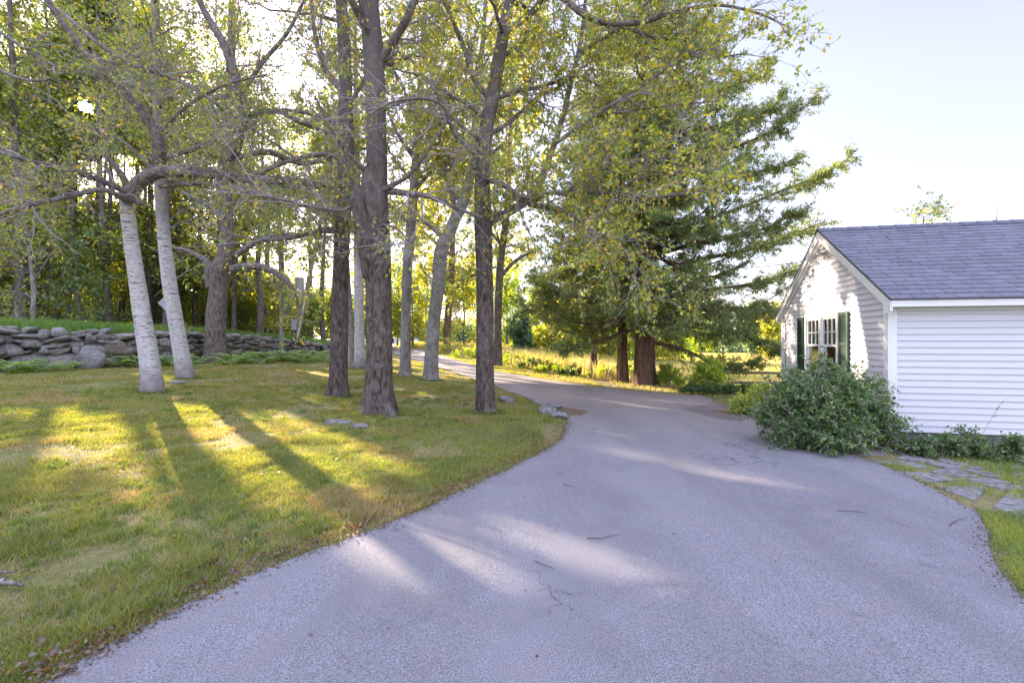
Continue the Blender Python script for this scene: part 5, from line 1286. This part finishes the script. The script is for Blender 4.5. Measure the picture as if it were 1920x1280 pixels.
for i, (px, dd, hgt, pal) in enumerate(FAR):
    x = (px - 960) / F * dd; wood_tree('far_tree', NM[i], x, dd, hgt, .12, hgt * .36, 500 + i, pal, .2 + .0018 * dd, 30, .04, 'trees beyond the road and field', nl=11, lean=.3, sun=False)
def hillwood(rng, n):
    a = rng.uniform(-.30, .75, n); r = rng.uniform(95, 130, n); x = r * np.tan(a); z = g(x, r) - 1.0 + (3.2 + 3.5 * fbm(x * .08, r * .05, 6)) * rng.uniform(0, 1, n) ** .7
    return np.stack([x, r, z], 1)
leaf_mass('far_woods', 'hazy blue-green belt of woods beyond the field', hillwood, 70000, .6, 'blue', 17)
wood_tree('roof_tree', 'thin leafy treetop showing above the roof ridge of the white house', 12.7, 15.0, 5.5, .08, 1.3, 611, 'left', .09, 24, .35, None, nl=3, lean=.1)


# ================================================================== SUN, SKY, CAMERA
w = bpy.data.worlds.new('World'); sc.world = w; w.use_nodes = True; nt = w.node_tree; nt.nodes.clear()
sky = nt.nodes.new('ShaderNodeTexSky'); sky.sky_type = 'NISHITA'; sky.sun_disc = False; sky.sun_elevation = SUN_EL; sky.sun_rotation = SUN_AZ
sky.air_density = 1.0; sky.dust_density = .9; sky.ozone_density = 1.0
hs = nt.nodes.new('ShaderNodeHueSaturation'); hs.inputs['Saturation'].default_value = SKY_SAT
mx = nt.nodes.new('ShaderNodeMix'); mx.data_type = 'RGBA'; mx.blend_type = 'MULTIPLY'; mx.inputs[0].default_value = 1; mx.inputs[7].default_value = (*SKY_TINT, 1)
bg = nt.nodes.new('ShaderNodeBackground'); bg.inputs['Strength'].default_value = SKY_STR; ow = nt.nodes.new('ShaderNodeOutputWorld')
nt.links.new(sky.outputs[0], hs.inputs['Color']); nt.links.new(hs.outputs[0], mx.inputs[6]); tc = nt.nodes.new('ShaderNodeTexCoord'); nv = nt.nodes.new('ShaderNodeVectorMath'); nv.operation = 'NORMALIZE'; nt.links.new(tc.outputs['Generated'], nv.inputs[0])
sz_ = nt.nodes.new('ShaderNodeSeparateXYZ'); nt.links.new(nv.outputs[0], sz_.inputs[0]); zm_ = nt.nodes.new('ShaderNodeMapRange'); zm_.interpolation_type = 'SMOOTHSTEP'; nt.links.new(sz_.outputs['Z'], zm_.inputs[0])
for k_, v_ in ((1, .60), (2, .95), (3, SKY_LOW), (4, SKY_HIGH)): zm_.inputs[k_].default_value = v_  # sky dimmed low down and boosted overhead, as added fill light
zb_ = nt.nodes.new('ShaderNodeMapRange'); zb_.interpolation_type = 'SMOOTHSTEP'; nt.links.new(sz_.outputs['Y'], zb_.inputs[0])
for k_, v_ in ((1, .15), (2, -.6), (3, 1.0), (4, SKY_BACK)): zb_.inputs[k_].default_value = v_  # sky also boosted behind the camera, added to light surfaces facing the viewer
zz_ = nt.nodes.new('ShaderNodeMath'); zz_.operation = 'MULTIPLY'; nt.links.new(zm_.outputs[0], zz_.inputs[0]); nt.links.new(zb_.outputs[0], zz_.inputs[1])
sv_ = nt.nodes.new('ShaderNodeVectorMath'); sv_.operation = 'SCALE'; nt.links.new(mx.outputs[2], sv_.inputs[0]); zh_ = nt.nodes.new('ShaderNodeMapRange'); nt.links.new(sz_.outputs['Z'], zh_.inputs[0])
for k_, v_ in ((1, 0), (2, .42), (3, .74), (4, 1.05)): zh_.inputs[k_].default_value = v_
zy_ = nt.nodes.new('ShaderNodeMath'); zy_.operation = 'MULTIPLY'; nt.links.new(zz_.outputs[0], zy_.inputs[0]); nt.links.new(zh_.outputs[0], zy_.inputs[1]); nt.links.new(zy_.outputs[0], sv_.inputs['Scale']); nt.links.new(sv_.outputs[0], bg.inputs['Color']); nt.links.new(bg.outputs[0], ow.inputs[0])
ld = bpy.data.lights.new('sun', 'SUN'); ld.energy = SUN_STR; ld.angle = math.radians(.5); ld.color = (1, .82, .62)
lo = bpy.data.objects.new('sun', ld); COL.objects.link(lo); lo.rotation_euler = Vector(SUN).to_track_quat('Z', 'Y').to_euler(); lo.location = (0, 0, 30)
# the sun's own disc and aureole in the sky, seen through the branches
vd = nt.nodes.new('ShaderNodeVectorMath'); vd.operation = 'DOT_PRODUCT'; vd.inputs[1].default_value = SUN
nt.links.new(nv.outputs[0], vd.inputs[0])
mr = nt.nodes.new('ShaderNodeMapRange'); nt.links.new(vd.outputs['Value'], mr.inputs[0])
for k_, v_ in ((1, math.cos(math.radians(.75))), (2, math.cos(math.radians(.5))), (3, 0), (4, 25)): mr.inputs[k_].default_value = v_
pw = nt.nodes.new('ShaderNodeMath'); pw.operation = 'POWER'; pw.inputs[1].default_value = 900; nt.links.new(vd.outputs['Value'], pw.inputs[0])
ad = nt.nodes.new('ShaderNodeMath'); ad.operation = 'MULTIPLY_ADD'; ad.inputs[1].default_value = 2.0; nt.links.new(pw.outputs[0], ad.inputs[0]); nt.links.new(mr.outputs[0], ad.inputs[2])
b2_ = nt.nodes.new('ShaderNodeBackground'); b2_.inputs['Color'].default_value = (1, .92, .8, 1); nt.links.new(ad.outputs[0], b2_.inputs['Strength'])
ash = nt.nodes.new('ShaderNodeAddShader'); nt.links.new(bg.outputs[0], ash.inputs[0]); nt.links.new(b2_.outputs[0], ash.inputs[1]); nt.links.new(ash.outputs[0], ow.inputs[0])

cd = bpy.data.cameras.new('camera'); cam = bpy.data.objects.new('camera', cd); COL.objects.link(cam)
cam.location = (0, 0, H); cam.rotation_euler = (math.pi / 2, 0, 0); cd.sensor_width = 36; cd.lens = F / 1920 * 36; cd.clip_end = 3000; cd.clip_start = .05
sc.camera = cam
sc.view_settings.view_transform = 'Standard'; sc.view_settings.look = 'None'; sc.view_settings.exposure = EXPO; sc.view_settings.gamma = 1
sc.cycles.max_bounces = 7; sc.cycles.diffuse_bounces = 4; sc.cycles.glossy_bounces = 2; sc.cycles.transmission_bounces = 5; sc.cycles.transparent_max_bounces = 8
sc.cycles.use_denoising = True; sc.cycles.sample_clamp_indirect = 8
